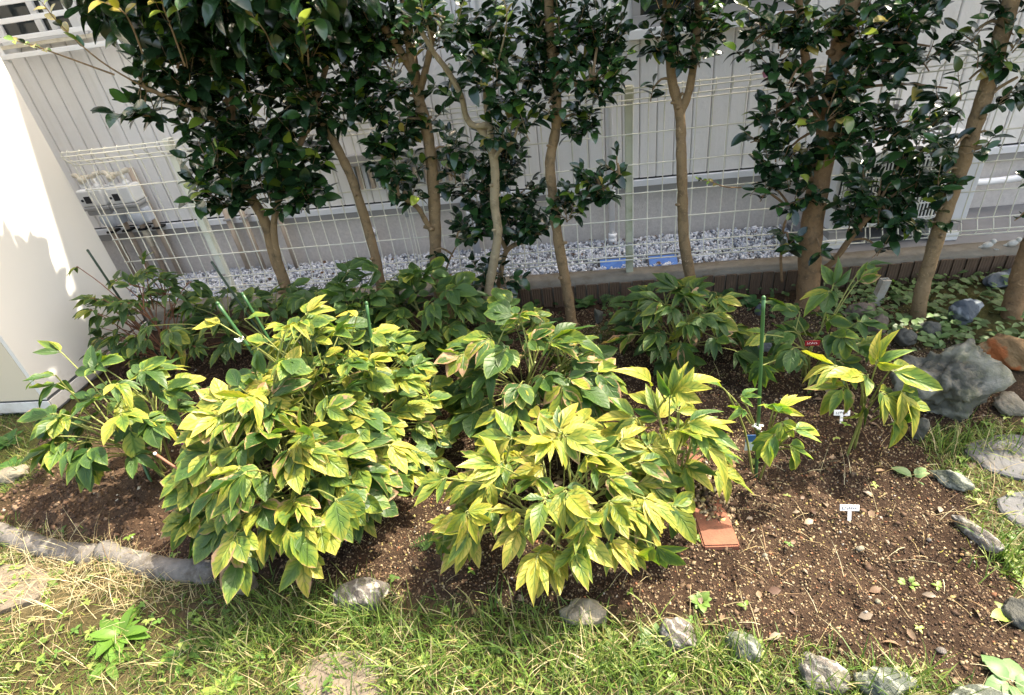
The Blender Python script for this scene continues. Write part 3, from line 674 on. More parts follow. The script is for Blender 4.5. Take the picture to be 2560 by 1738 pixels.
# mesh fence ---------------------------------------------------------------
fence = empty('mesh_fence', (0, 2.44, 0.12), 'cream welded wire mesh fence on posts in front of the house', 'fence')
FY = 2.43
for xx, m_ in ((-1.79, 'post_clean'), (0.223, 'post'), (2.236, 'post')):
    pr = obj('post', MB().box(xx - 0.0165, xx + 0.0165, FY + 0.006, FY + 0.040, 0.10, 0.925, 0.003), M[m_], fence)
    obj('cap', MB().box(xx - 0.018, xx + 0.018, FY + 0.0045, FY + 0.042, 0.9255, 0.932, 0.002), M[m_], pr)
    for z in (0.868, 0.27):
        obj('clip', MB().box(xx - 0.010, xx + 0.010, FY - 0.004, FY + 0.0055, z - 0.006, z + 0.006), M['grey_trim'], pr)
hz = [(0.930, 0.030), (0.914, 0.036), (0.887, 0.020), (0.866, 0.0), (0.752, 0), (0.627, 0), (0.504, 0), (0.385, 0), (0.266, 0.0), (0.222, 0.024), (0.201, 0.018)]
SEGS = [(-2.28, -0.785), (-0.775, 1.23), (1.24, 3.2)]
for z, dy in hz:
    for a, b in SEGS:
        obj('horizontal_wire', MB().tube([(a, FY - dy - 0.004, z), ((a + b) / 2, FY - dy - 0.004, z), (b, FY - dy - 0.004, z)], 0.0029, 6), M['fence'], fence)
vp = smooth_path([(0, -0.022, 0.934), (0, -0.034, 0.924), (0, -0.034, 0.905), (0, -0.014, 0.880), (0, 0, 0.862), (0, 0, 0.752), (0, 0, 0.5), (0, 0, 0.28), (0, -0.004, 0.262), (0, -0.024, 0.225), (0, -0.022, 0.208), (0, -0.014, 0.196)], 3)
vw = MB().tube(vp, 0.0025, 6).mesh('vertical_wire'); vw.materials.append(M['fence'])
vx = []
for a, b in SEGS:
    off = (0.237 - a) % 0.0622; xx = a + off
    while xx < b: vx.append(xx); xx += 0.0622
    vx += [a + 0.004, b - 0.004]
for xx in vx:
    o = bpy.data.objects.new('vertical_wire', vw); link(o, fence, (xx, FY, 0.0))
for xx in (-0.78, 1.235):
    for z in (0.205, 0.5, 0.75):
        obj('joint_clip', MB().box(xx - 0.008, xx + 0.008, FY - 0.008, FY + 0.004, z - 0.012, z + 0.012, 0.002), M['grey_trim'], fence)

# storage shed -------------------------------------------------------------
sh = empty('storage_shed', (-2.9, 2.0, 0), 'cream steel storage shed at the left edge with leaf shadows on its side', 'shed')
obj('body', MB().box(-3.6, -2.30, 1.715, 2.385, 0.075, 1.95, 0.004), M['shed'], sh)
obj('plinth', MB().box(-3.6, -2.318, 1.732, 2.37, -0.03, 0.0745), M['grey_trim'], sh)
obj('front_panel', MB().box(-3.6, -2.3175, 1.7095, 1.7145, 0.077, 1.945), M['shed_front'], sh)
obj('bottom_rail', MB().box(-3.6, -2.296, 1.7095, 1.7145, 0.012, 0.066, 0.002), M['shed'], sh)
obj('bottom_rail', MB().box(-2.2985, -2.2945, 1.716, 2.385, 0.014, 0.066, 0.0015), M['shed'], sh)
obj('corner_trim', MB().box(-2.316, -2.2965, 1.7105, 1.7145, 0.0755, 1.95), M['shed'], sh)
obj('roof', MB().box(-3.65, -2.27, 1.66, 2.43, 1.951, 1.99, 0.004), M['shed'], sh)

# ------------------------------------------------------------------ trees
LV, LUV, LFq = [], [], []
def leaf_grid(nu, nv, prof, droop, fold, wave=0.0, twist=0.0):
    """returns verts, faces(quads), uv for a unit leaf along +y"""
    V = []; UV = []
    for i in range(nu + 1):
        u = i / nu; hw = prof(u); y_ = u; z_ = -droop * u * u; yy = u - 0.25 * droop * droop * u ** 3
        for j in range(nv + 1):
            v = 2 * j / nv - 1
            xx = v * hw; zz = z_ + fold * abs(v) * hw + wave * hw * math.sin(u * 11 + v * 2.0) * abs(v)
            ca, sa = math.cos(twist * u), math.sin(twist * u)
            V.append((xx * ca - (zz - z_) * sa, yy, z_ + xx * sa + (zz - z_) * ca)); UV.append(((v + 1) / 2, u))
    F = [(i * (nv + 1) + j, i * (nv + 1) + j + 1, (i + 1) * (nv + 1) + j + 1, (i + 1) * (nv + 1) + j) for i in range(nu) for j in range(nv)]
    return np.array(V), np.array(F), np.array(UV)
cam_prof = lambda w: (lambda u: w * (max(0.0, math.sin(math.pi * min(1, max(0, u)) ** 0.95)) ** 0.62) * (1 - 0.12 * u) + 0.004)
CAM_T = [leaf_grid(6, 2, cam_prof(w), d, f, 0.0, tw) for w, d, f, tw in
         [(0.28, 0.25, 0.35, 0.0), (0.30, 0.45, 0.25, 0.2), (0.26, 0.1, 0.45, -0.2), (0.29, 0.6, 0.3, 0.1), (0.33, 0.3, 0.2, -0.1), (0.25, -0.1, 0.5, 0.25)]]
CAM_ME = []
for V, F, UV in CAM_T:
    m_ = npmesh('camellia_leaf', V, F, None, UV, True); m_.materials.append(M['camellia']); CAM_ME.append(m_)

def leaf_mass(name, recs, templates):
    """recs: list of (pos, R, scale, colour, template index) -> one joined mesh"""
    Vs, Fs, Cs = [], [], []; b = 0
    tid = np.array([r[4] for r in recs])
    for t_ in range(len(templates)):
        sel = [recs[i] for i in np.where(tid == t_)[0]]
        if not sel: continue
        V0, F0, _ = templates[t_]; k = len(V0); n_ = len(sel)
        R = np.array([r[1] for r in sel]); S = np.array([r[2] for r in sel]); Pp = np.array([r[0] for r in sel]); C = np.array([r[3] for r in sel])
        V = np.einsum('nij,kj->nki', R, V0) * S[:, None, None] + Pp[:, None, :]
        Vs.append(V.reshape(-1, 3)); Fs.append((F0[None] + (np.arange(n_) * k)[:, None, None]).reshape(-1, 4) + b); Cs.append(np.repeat(C, k, 0)); b += n_ * k
    return npmesh(name, np.concatenate(Vs), np.concatenate(Fs), np.concatenate(Cs), None, True)

def cam_colour(young=0.0):
    r = random.random()
    if random.random() < young: c = random.choice([(0.16, 0.26, 0.03), (0.24, 0.30, 0.04), (0.30, 0.24, 0.06)])
    else:
        k = random.random()
        c = (0.011 + 0.030 * k * k, 0.030 + 0.075 * k * k, 0.011 + 0.014 * k)
        if r < 0.03: c = (0.10, 0.15, 0.02)
    f = random.uniform(0.8, 1.25); return (c[0] * f, c[1] * f, c[2] * f, 1.0)

def tree(label, stems, clumps, bark, leaf0=0.058, upper=(), n_ind=230, young=(), young_p=0.035, group='camellia trees along the fence', flowers=(), density=1.0, name='camellia_tree'):
    leaf = leaf0 * 1.12
    """stems: [(px points, Y or list of Y, r0, r1)] first is the trunk; clumps: (px x, px y, rx px, ry px, Y)"""
    paths = []
    for pts, Y, r0, r1 in stems:
        Ys = Y if isinstance(Y, (list, tuple)) else [Y] * len(pts)
        P = [at_y(p[0], p[1], yy) for p, yy in zip(pts, Ys)]; paths.append((smooth_path(P, 6), r0, r1))
    base = paths[0][0][0].copy(); base[2] = float(gz(base[0], base[1])) - 0.01
    t_ = empty(name, base, label, 'tree', group)
    trunk = None; limbs = []
    for k, (P, r0, r1) in enumerate(paths):
        n_ = len(P); rr = [(r0 + (r1 - r0) * (i_ / (n_ - 1))) * (1 + 0.10 * math.sin(i_ * 1.9 + k) * random.random()) for i_ in range(n_)]
        if k == 0 and upper:                           # the trunk goes on into the crown above the frame
            u0 = upper[0]; c1 = np.array([u0[0], u0[1], u0[2] - .1]); c2 = np.array([u0[0] + .03, u0[1], u0[2] + u0[5] * .7]); Q = smooth_path([P[-1], P[-1] * .4 + c1 * .6, c1, c2], 4)[1:]
            P = P + Q; rr = rr + list(np.linspace(r1, r1 * .35, len(Q))); n_ = len(P)
            for w_ in np.linspace(0, 6.28, 8)[:-1]:
                e_ = c1 + np.array([u0[3] * .7 * math.cos(w_), u0[4] * .7 * math.sin(w_), random.uniform(-.08, .2)])
                limbs.append((smooth_path([Q[4], Q[4] * .5 + e_ * .5 + np.array([0, 0, .03]), e_], 4), r1 * .4, .003))
        if k == 0:
            P = [base - np.array([0, 0, 0.03])] + P if P[0][2] > base[2] + 0.02 else P
            rr = [r0 * 1.35] + rr if len(P) > n_ else rr
            rr[0] *= 1.15
            for q_, fl in ((0, 1.35), (1, 1.2), (2, 1.08)):
                if q_ < len(rr): rr[q_] *= fl
            trunk = obj('trunk', MB().tube(P, rr, 14, True, 0.10), bark, t_, base)
            for _ in range(5):
                i_ = random.randrange(4, max(5, len(P) - 6)); a_ = random.uniform(math.pi, 2 * math.pi); d_ = np.array([math.cos(a_), math.sin(a_) * .9, random.uniform(.1, .5)])
                st_ = P[i_] + nrm(d_) * rr[i_] * .75
                obj('stub', MB().tube([st_, st_ + nrm(d_) * rr[i_] * random.uniform(.3, .8), st_ + nrm(d_) * rr[i_] * random.uniform(.85, 1.1)], [rr[i_] * .42, rr[i_] * .34, rr[i_] * .26], 7, True, .15), bark, trunk, P[i_])
        else:
            obj('branch', MB().tube(P, rr, 9, True, 0.08), bark, trunk, P[0])
    for P, r0, r1 in limbs:
        obj('branch', MB().tube(P, list(np.linspace(r0, r1, len(P))), 6, True, 0.08), bark, trunk, P[0])
    bones = np.concatenate([np.array(P) for P, _, _ in paths])
    recs = []; tw = MB()
    def add_leaf(p, d, nn, s_, yp):
        recs.append((p, rot_mat(d, nn), s_, cam_colour(yp), random.randrange(len(CAM_T))))
    def twig(p, d, L, nl, sc_, yp):
        d = nrm(d); pts = []; q = p.copy(); dd = d.copy(); st = L / nl
        for i_ in range(nl):
            pts.append(q.copy()); dd = nrm(dd + np.array([random.uniform(-.14, .14), random.uniform(-.14, .14), random.uniform(-.05, .16)])); q = q + dd * st
            side = nrm(np.cross(dd, (random.uniform(-.4, .4), random.uniform(-.4, .4), 1.0))) * (1 if i_ % 2 else -1)
            ld = nrm(dd * random.uniform(.35, .8) + side * random.uniform(.7, 1.0) + np.array([0, 0, random.uniform(-.5, .12)]))
            add_leaf(q, ld, np.array([random.uniform(-.5, .5), random.uniform(-.8, .3), 1.0]), sc_ * random.uniform(.72, 1.18), yp)
        add_leaf(q, nrm(dd + (0, 0, .1)), np.array([random.uniform(-.6, .6), random.uniform(-.9, .2), .8]), sc_ * random.uniform(.6, 1.0), yp)
        pts.append(q.copy()); tw.tube(pts, list(np.linspace(0.0022, 0.0009, len(pts))), 4, False)
    for c in clumps:
        px, py, rx, ry, Y = c[:5]; dn = (c[5] if len(c) > 5 else 1.0) * density
        ctr = at_y(px, py, Y); dep = depth_of(ctr); k = dep * DS / FPX
        a, b, cdep = rx * k, ry * k * 1.05, min(0.20, 0.75 * max(rx, ry) * k)
        n_leaf = int(dn * 9.5 * (a * b) / (leaf * leaf * 0.30)); n_t = max(1, n_leaf // 6)
        nb = bones[np.argmin(np.linalg.norm(bones - ctr, axis=1))]
        if np.linalg.norm(nb - ctr) > 0.03:
            tw.tube(smooth_path([nb, nb * 0.45 + ctr * 0.55 + np.array([0, 0, .02]), ctr], 3), [0.006, .0055, .005, .0045, .004, .0035, .003], 5, False)
        for _ in range(n_t):
            v = rng.normal(size=3); v = v / np.linalg.norm(v) * random.uniform(0.25, 1.0) ** 0.55
            p = ctr + np.array([v[0] * a, v[1] * cdep, v[2] * b])
            p[1] = min(p[1], 2.40)
            d = nrm(v * (1, .8, .8) + np.array([0, -.15, .55]))
            L = random.uniform(.05, .11) * leaf / .058
            twig(p - d * L * 0.8, d, L, random.randint(4, 6), leaf, young_p)
    for (pts, Y, sc_) in young:                        # long pale shoots
        P = [at_y(p[0], p[1], yy) for p, yy in zip(pts, Y)]; Q = smooth_path(P, 5)
        tw.tube(Q, list(np.linspace(0.0035, 0.0012, len(Q))), 5, False)
        for i_ in range(1, len(Q)):
            t0 = nrm(Q[i_] - Q[i_ - 1]); s_ = nrm(np.cross(t0, (0, -.3, 1))) * (1 if i_ % 2 else -1)
            if i_ / len(Q) > 0.4:
                add_leaf(Q[i_], nrm(t0 * .6 + s_ * .8 + np.array([0, 0, .2])), np.array([0, -.6, 1.0]), leaf * sc_ * random.uniform(.4, .72), 0.75 if i_ / len(Q) > .45 else .3)
    up = []
    for (cx_, cy_, cz_, rx, ry, rz, n_) in upper:      # crown above the frame
        cz_ -= .05; rz += .07
        for _ in range(int(n_ * 1.15)):
            v = rng.normal(size=3); v = v / np.linalg.norm(v) * random.uniform(.3, 1) ** .5
            p = np.array([cx_ + v[0] * rx, min(cy_ + v[1] * ry, 2.55), cz_ + v[2] * rz])
            d = nrm(v + rng.normal(size=3) * .6)
            up.append((p, rot_mat(d, (random.uniform(-.5, .5), random.uniform(-.5, .5), 1)), leaf * random.uniform(1.0, 1.5), cam_colour(.02), random.randrange(len(CAM_T))))
    Pp = np.array([r[0] for r in recs]); q = to_px(Pp + np.array([0, 0, .01]))
    inside = (q[:, 0] > -20) & (q[:, 0] < 2344) & (q[:, 1] > -20) & (q[:, 1] < 1578)
    order = np.argsort(np.where(inside, q[:, 2], 99)); ind = [i_ for i_ in order[:n_ind] if inside[i_]]; si = set(ind)
    rest = [recs[i_] for i_ in range(len(recs)) if i_ not in si] + up
    cr = obj('crown', leaf_mass('crown', [(r[0] - base, *r[1:]) for r in rest], CAM_T), M['camellia_mass'], t_, base); cr['kind'] = 'stuff'
    for i_ in ind:
        p, R, s_, c, ti = recs[i_]; place('leaf', CAM_ME[ti], cr, p, R, s_, c)
    if tw.v: obj('twigs', tw, bark, cr, base)
    for (px, py, Y, r_) in flowers:
        p = at_y(px, py, Y); f = MB()
        for k in range(6):
            a = k * 1.05; d = nrm((math.cos(a), -.5, math.sin(a))); V, F, _ = leaf_grid(3, 2, lambda u: 0.42 * math.sin(math.pi * min(.95, u * .9 + .05)), -.3, .3)
            f.add(V @ rot_mat(d, (0, -1, .2)).T * r_ + p, [tuple(x_) for x_ in F], True)
        obj('flower', f, M['pink'], t_, base)
    return t_

TY = 2.27
tree('dense dark camellia at left with a forked trunk and shoots reaching over the shed',
     [([(655, 700), (648, 650), (625, 590), (600, 500), (560, 430), (530, 330), (522, 230), (505, 120), (490, 0)], TY, .027, .014),
      ([(650, 640), (630, 580), (622, 500), (650, 400), (700, 280), (740, 150), (760, 20)], [TY, TY - .01, TY - .01, TY, TY, TY, TY], .017, .009),
      ([(530, 330), (470, 260), (390, 225), (330, 200)], [TY, TY - .08, TY - .2, TY - .25], .013, .006), ([(522, 230), (470, 150), (420, 60)], [TY, TY - .1, TY - .15], .01, .006)],
     [(600, 440, 110, 55, TY), (500, 430, 85, 55, TY - .08), (470, 350, 75, 60, TY - .1), (600, 350, 130, 85, TY), (690, 330, 70, 90, TY), (690, 430, 60, 50, TY), (560, 240, 130, 90, TY), (430, 250, 90, 55, TY - .12),
      (330, 235, 80, 35, TY - .2), (400, 155, 95, 62, TY - .18), (305, 165, 50, 28, TY - .25), (510, 110, 140, 90, TY - .05), (650, 160, 120, 90, TY), (730, 70, 100, 80, TY), (610, 30, 150, 60, TY), (385, 50, 60, 55, TY - .2), (500, 10, 120, 50, TY - .1)],
     M['bark'], .067, upper=[(-1.43, 2.24, 1.63, .33, .24, .23, 650)], density=1.0,
     young=[([(330, 200), (230, 140), (140, 60), (95, 5)], [2.02, 1.95, 1.9, 1.86], 1.0), ([(260, 170), (150, 130), (80, 105), (32, 92)], [2.0, 1.94, 1.88, 1.84], .9), ([(420, 150), (395, 80), (372, 20), (365, -20)], [2.0, 1.95, 1.9, 1.88], 1.3), ([(330, 140), (300, 60), (270, 20), (200, -5)], [2.0, 1.94, 1.9, 1.88], 1.1)])
tree('slim camellia with a bare brown trunk leaning left, second from the shed',
     [([(872, 720), (860, 620), (835, 520), (800, 410), (765, 335), (735, 280), (705, 180), (690, 60)], 2.29, .023, .013)],
     [(770, 230, 75, 75, 2.28), (700, 200, 60, 80, 2.2), (800, 130, 80, 80, 2.28), (760, 40, 90, 60, 2.26), (830, 210, 45, 50, 2.3), (690, 90, 70, 60, 2.12)], M['bark'], .06, upper=[(-1.10, 2.2, 1.50, .3, .26, .18, 350)],
     young=[([(660, 160), (620, 110), (600, 70), (560, 20)], [2.1, 2.05, 2.0, 1.95], .9), ([(700, 150), (698, 110), (692, 80), (690, 55)], [2.1, 2.06, 2.03, 2.0], .9)])
tree('upright camellia with a thick tan trunk and low side limb',
     [([(1002, 690), (990, 610), (987, 500), (982, 400), (970, 300), (950, 220), (938, 150), (925, 60), (915, -30)], 2.30, .029, .017),
      ([(940, 170), (905, 110), (865, 50), (830, -10)], [2.3, 2.28, 2.26, 2.25], .016, .011), ([(988, 540), (965, 500), (945, 468), (905, 445)], [2.3, 2.27, 2.25, 2.22], .013, .009), ([(955, 200), (975, 120), (990, 30)], [2.3, 2.27, 2.25], .014, .01), ([(1004, 640), (1020, 590), (1035, 560)], [2.3, 2.25, 2.22], .005, .003)],
     [(900, 380, 62, 55, 2.25), (860, 340, 40, 40, 2.25), (925, 440, 50, 30, 2.22), (905, 290, 60, 50, 2.27), (850, 230, 40, 50, 2.28), (890, 150, 60, 70, 2.3), (860, 60, 80, 60, 2.28), (960, 260, 45, 40, 2.32), (1020, 340, 45, 40, 2.3), (1030, 400, 38, 38, 2.3), (1045, 525, 26, 42, 2.2, .35), (970, 70, 70, 70, 2.3), (985, 570, 14, 12, 2.22, .6)],
     M['bark'], .052, upper=[(-.85, 2.2, 1.55, .34, .28, .2, 420)])
tree('pale-barked camellia with a knobbly fork and sunlit glossy top leaves, centre left',
     [([(1103, 710), (1112, 640), (1125, 570), (1130, 520), (1122, 460), (1124, 400), (1118, 350), (1102, 308), (1085, 285)], 2.20, .0205, .015),
      ([(1110, 330), (1112, 300), (1108, 285), (1075, 285), (1058, 265), (1045, 215), (1015, 160), (985, 120), (950, 60)], [2.2, 2.19, 2.18, 2.17, 2.16, 2.14, 2.12, 2.1, 2.08], .014, .008), ([(1112, 300), (1105, 240), (1100, 180), (1095, 100)], [2.2, 2.2, 2.2, 2.2], .013, .009), ([(1122, 365), (1135, 340), (1165, 322)], [2.2, 2.17, 2.15], .009, .006)],
     [(1010, 40, 90, 55, 2.08), (1080, 100, 80, 60, 2.1), (1130, 60, 70, 60, 2.15), (1110, 160, 80, 45, 2.12), (1170, 210, 70, 45, 2.12), (1150, 290, 75, 45, 2.18), (940, 30, 60, 40, 2.05), (1020, 200, 40, 40, 2.18), (1200, 140, 45, 60, 2.18), (1190, 275, 45, 25, 2.1)],
     M['bark_pale'], .056, density=.8, young_p=.07,
     young=[([(985, 120), (970, 60), (960, 20), (955, -10)], [2.08, 2.02, 1.98, 1.95], 1.1), ([(1130, 140), (1145, 80), (1150, 30), (1140, -10)], [2.1, 2.05, 2.0, 1.97], 1.2)])
tree('low dark bushy camellia tucked behind the pale trunk',
     [([(1098, 720), (1130, 650), (1150, 570), (1200, 545), (1245, 515)], 2.33, .014, .007), ([(1150, 570), (1120, 500), (1110, 420), (1120, 360)], 2.34, .010, .005)],
     [(1085, 430, 60, 60, 2.34), (1150, 420, 75, 60, 2.34), (1160, 500, 80, 55, 2.34), (1080, 510, 60, 35, 2.34), (1200, 510, 50, 40, 2.32), (1130, 350, 70, 50, 2.34), (1085, 630, 50, 40, 2.25, .5), (1140, 620, 45, 50, 2.25, .5)],
     M['bark'], .05, density=1.0, young_p=0.0)
tree('tall slender camellia with a leafy low side branch, left of the green-stained post',
     [([(1298, 742), (1292, 690), (1280, 620), (1266, 540), (1256, 450), (1248, 370), (1262, 290), (1262, 200), (1250, 100), (1244, -20)], 2.19, .024, .015),
      ([(1262, 212), (1300, 195), (1345, 178)], [2.19, 2.16, 2.13], .008, .004), ([(1262, 470), (1310, 452), (1365, 432), (1405, 395)], [2.19, 2.15, 2.1, 2.06], .006, .003)],
     [(1280, 60, 90, 70, 2.2), (1365, 70, 75, 60, 2.2), (1225, 60, 50, 70, 2.2), (1340, 160, 80, 45, 2.15), (1362, 215, 38, 42, 2.15), (1330, 270, 60, 45, 2.2), (1225, 160, 40, 50, 2.22), (1300, 120, 70, 45, 2.2), (1245, 235, 35, 30, 2.15),
      (1320, 440, 65, 35, 2.12, .8), (1375, 430, 50, 35, 2.08, .8), (1285, 480, 45, 38, 2.14, .8), (1400, 375, 28, 40, 2.06, .5), (1340, 390, 40, 30, 2.12, .6), (1395, 150, 40, 50, 2.2)],
     M['bark'], .044, upper=[(.0, 2.27, 1.58, .26, .22, .18, 380)])
tree('bare-trunked camellia forking into a V with foliage only at the top',
     [([(1580, 705), (1565, 620), (1552, 540), (1549, 450), (1546, 350), (1543, 260), (1525, 180), (1518, 90), (1512, -20)], 2.26, .025, .014),
      ([(1543, 262), (1565, 200), (1578, 110), (1588, -20)], [2.26, 2.255, 2.25, 2.25], .016, .012)],
     [(1500, 80, 45, 50, 2.22), (1550, 130, 55, 28, 2.2), (1600, 60, 50, 60, 2.25), (1510, 15, 60, 40, 2.25), (1590, 120, 35, 25, 2.2), (1480, 205, 18, 16, 2.24, .4), (1570, 20, 70, 40, 2.25)],
     M['bark'], .046, upper=[(.33, 2.2, 1.55, .3, .28, .2, 420)], density=.85)
tree('large camellia with the thickest orange-brown trunk and foliage down to its base',
     [([(1832, 700), (1836, 620), (1842, 520), (1858, 420), (1876, 310), (1890, 210), (1908, 100), (1935, -20)], 2.25, .046, .030),
      ([(1876, 330), (1850, 240), (1832, 160), (1818, 60), (1812, -20)], [2.25, 2.24, 2.23, 2.22, 2.22], .017, .011), ([(1850, 620), (1890, 595), (1935, 535), (1985, 478)], [2.25, 2.2, 2.16, 2.12], .014, .009), ([(1856, 400), (1880, 360), (1895, 330)], [2.25, 2.22, 2.2], .012, .008), ([(1775, 640), (1772, 580), (1780, 510), (1800, 480)], [2.28, 2.27, 2.26, 2.25], .006, .004)],
     [(1730, 60, 70, 45, 2.2), (1690, 110, 40, 22, 2.15), (1770, 120, 60, 45, 2.2), (1850, 50, 80, 60, 2.15), (1960, 60, 100, 70, 2.2), (1930, 170, 80, 45, 2.2), (2060, 50, 90, 55, 2.2), (2110, 105, 80, 35, 2.18), (2020, 140, 70, 40, 2.2), (1790, 190, 50, 35, 2.15),
      (1770, 260, 65, 55, 2.18), (1725, 290, 45, 45, 2.16, .7), (1770, 360, 75, 50, 2.2), (1740, 420, 45, 35, 2.2, .6), (1810, 430, 55, 50, 2.18), (1700, 425, 50, 14, 2.18, .35), (1880, 240, 75, 50, 2.1), (1960, 230, 90, 45, 2.18), (1990, 300, 90, 50, 2.18), (1900, 330, 60, 45, 2.12), (2070, 330, 75, 45, 2.18), (2110, 270, 60, 35, 2.2, .6),
      (2000, 420, 90, 60, 2.15), (2010, 480, 80, 35, 2.12), (2080, 420, 70, 50, 2.16), (1940, 480, 45, 50, 2.18), (2050, 490, 60, 30, 2.15), (1790, 545, 35, 40, 2.2, .5), (1860, 560, 22, 40, 2.18, .4), (1990, 560, 60, 22, 2.15, .35), (2150, 200, 75, 18, 2.1, .6)],
     M['bark_orange'], .052, upper=[(1.12, 2.2, 1.58, .46, .26, .2, 560)], flowers=[(1738, 165, 2.2, .022)], density=.92,
     young=[([(1700, 425), (1650, 425), (1610, 412), (1585, 408)], [2.18, 2.17, 2.16, 2.15], .6)])
tree('right-leaning camellia with a bare lower trunk rising beside the large grey rock',
     [([(2082, 735), (2090, 670), (2112, 590), (2145, 480), (2185, 370), (2212, 285), (2242, 195), (2268, 100), (2300, -20)], 2.08, .026, .022),
      ([(2228, 245), (2260, 205), (2310, 175)], [2.08, 2.06, 2.05], .007, .004)],
     [(2300, 110, 45, 55, 2.05), (2215, 70, 45, 30, 2.08, .6), (2230, 130, 40, 35, 2.05, .7), (2300, 195, 35, 40, 2.05), (2200, 180, 60, 18, 2.05, .6), (2170, 330, 60, 35, 2.0, .7), (2140, 400, 50, 45, 2.05, .7), (2250, 310, 35, 28, 2.05, .5), (2130, 480, 35, 40, 2.06, .6), (2300, 30, 40, 40, 2.08)],
     M['bark'], .05, upper=[(1.75, 2.05, 1.55, .42, .32, .28, 900)], density=.85)
tree('camellia trunk leaning out of the frame at the far right edge',
     [([(2290, 735), (2302, 680), (2318, 620), (2340, 555), (2370, 470), (2400, 380)], 2.05, .034, .028)],
     [(2316, 490, 16, 20, 1.98, .8), (2400, 380, 60, 60, 2.05), (2420, 250, 60, 80, 2.05)], M['bark_orange'], .05, upper=[(2.25, 2.05, 1.4, .4, .35, .35, 700)], n_ind=40)

# ------------------------------------------------------------------ peonies
pp = lambda w, m, e: (lambda u: w * (max(0.0, math.sin(math.pi * min(1, max(0, u)) ** m)) ** e) + 0.006 * (1 - u))
PE = []
for w, m, e, d, f, wv, tw in [(0.25, .80, .85, .22, .30, .08, .0), (0.22, .75, .95, .40, .35, .12, .25), (0.30, .85, .80, .10, .25, .10, -.2), (0.175, .72, 1.0, .30, .45, .10, -.3),
                              (0.34, .88, .78, .26, .18, .12, .15), (0.19, .78, .9, .0, .5, .14, .35), (0.22, .80, .85, .60, .25, .10, -.1), (0.145, .70, 1.05, .15, .4, .16, .4), (0.22, .78, .9, .95, .5, .16, .7), (0.25, .84, .85, -.15, .55, .2, -.5)]:
    V, F, UV = leaf_grid(6, 4, pp(w, m, e), d, f, wv, tw)
    m_ = npmesh('peony_leaflet', V, F, None, UV, True); m_.materials.append(M['peony']); PE.append(m_)
def lobed(split):
    """leaflet whose tip is divided into two or three lobes"""
    V = []; F = []; UV = []
    for a, L, w in ((0, 1.0, .17), (split, .82, .13), (-split * 1.1, .78, .13)):
        v, f, uv = leaf_grid(4, 2, pp(w, .8, .85), .35, .3, .05, 0); c, s_ = math.cos(a), math.sin(a)
        v = v * L; v = np.stack([v[:, 0] * c + v[:, 1] * s_, -v[:, 0] * s_ + v[:, 1] * c, v[:, 2] + 0.01 * a], 1)
        F.append(f + sum(len(q) for q in V)); V.append(v); UV.append(uv)
    m_ = npmesh('peony_leaflet', np.concatenate(V), np.concatenate(F), None, np.concatenate(UV), True); m_.materials.append(M['peony']); return m_
PE_L = [lobed(.38), lobed(.5)]

def compound(plant, start, node, out, L, look, n_l=5, lift=0.0, stemmat=None, wide=0, spread=1.0):
    """one compound leaf: a petiole from start to node and its leaflets"""
    start = np.asarray(start, float); node = np.asarray(node, float); out = nrm(out)
    yel, brn, lum = look
    mid = (start + node) / 2 + np.array([0, 0, 0.15 * np.linalg.norm(node - start)]) * .5
    up = nrm(np.array([0, 0, 1.0]) + out * 0.5 * (1 if out[2] < 0 else 0) + np.array([random.uniform(-.35, .35), random.uniform(-.45, .15), 0]))
    side = nrm(np.cross(out, up)); R0 = rot_mat(out, up); nn = R0[:, 2]
    m = MB(); m.tube(smooth_path([start, mid, node], 3), list(np.linspace(.0026, .0018, 7)), 5, False)
    spec = [(0, 1.0, .26, .0)]
    if n_l >= 3: spec += [(.58 * spread, .90, .16, .0), (-.58 * spread, .90, .16, .0)]
    if n_l >= 5: spec += [(1.05 * spread, .74, .08, -.06), (-1.08 * spread, .76, .08, -.06)]
    if n_l >= 7: spec += [(1.5, .55, .04, -.20), (-1.5, .55, .04, -.20)]
    if n_l == 2: spec += [(random.choice((-1, 1)) * .6, .8, .05, 0)]
    lf = None; todo = []
    for a, k, off, back in spec:
        a += random.uniform(-.18, .18); d = out * math.cos(a) + side * math.sin(a)
        d = nrm(d + np.array([0, 0, random.uniform(-.22, .12) - (.06 if abs(a) > .5 else 0)]))
        b = node + out * back * L + d * off * L * .5
        m.tube([node + out * back * L, b], .0014, 4, False)
        n2 = nrm(nn + side * math.sin(a) * .2 + rng.normal(size=3) * .17)
        todo.append((b, rot_mat(d, n2), L * k * random.uniform(.86, 1.12)))
    lf = obj('leaf', m, stemmat or M['stem'], plant, start)
    for b, R, s_ in todo:
        me_ = random.choice(PE_L) if random.random() < .10 else PE[random.choice((0, 0, 1, 2, 2, 4, 4, 6, 8, 9)) if wide == 1 else random.choice((0, 1, 1, 3, 3, 5, 7, 6, 8, 9)) if wide == 2 else random.randrange(len(PE))]
        y_ = min(1, max(0, random.gauss(yel, .24))); br = min(1, max(0, random.gauss(brn, .18)))
        place('leaflet', me_, lf, b, R, s_, (y_, br, random.random(), lum * random.uniform(.85, 1.15)))

def stems_of(plant, base, tops, r=.0045, mat=None):
    out = []
    for t_ in tops:
        t_ = np.asarray(t_, float); b = base + np.array([random.uniform(-.03, .03), random.uniform(-.02, .02), -.01])
        P = smooth_path([b, b * .55 + t_ * .45 + np.array([random.uniform(-.02, .02), random.uniform(-.02, .02), .03]), t_], 4)
        obj('stem', MB().tube(P, list(np.linspace(r, r * .55, len(P))), 6, True), mat or M['stem'], plant, base); out.append(P)
    return out

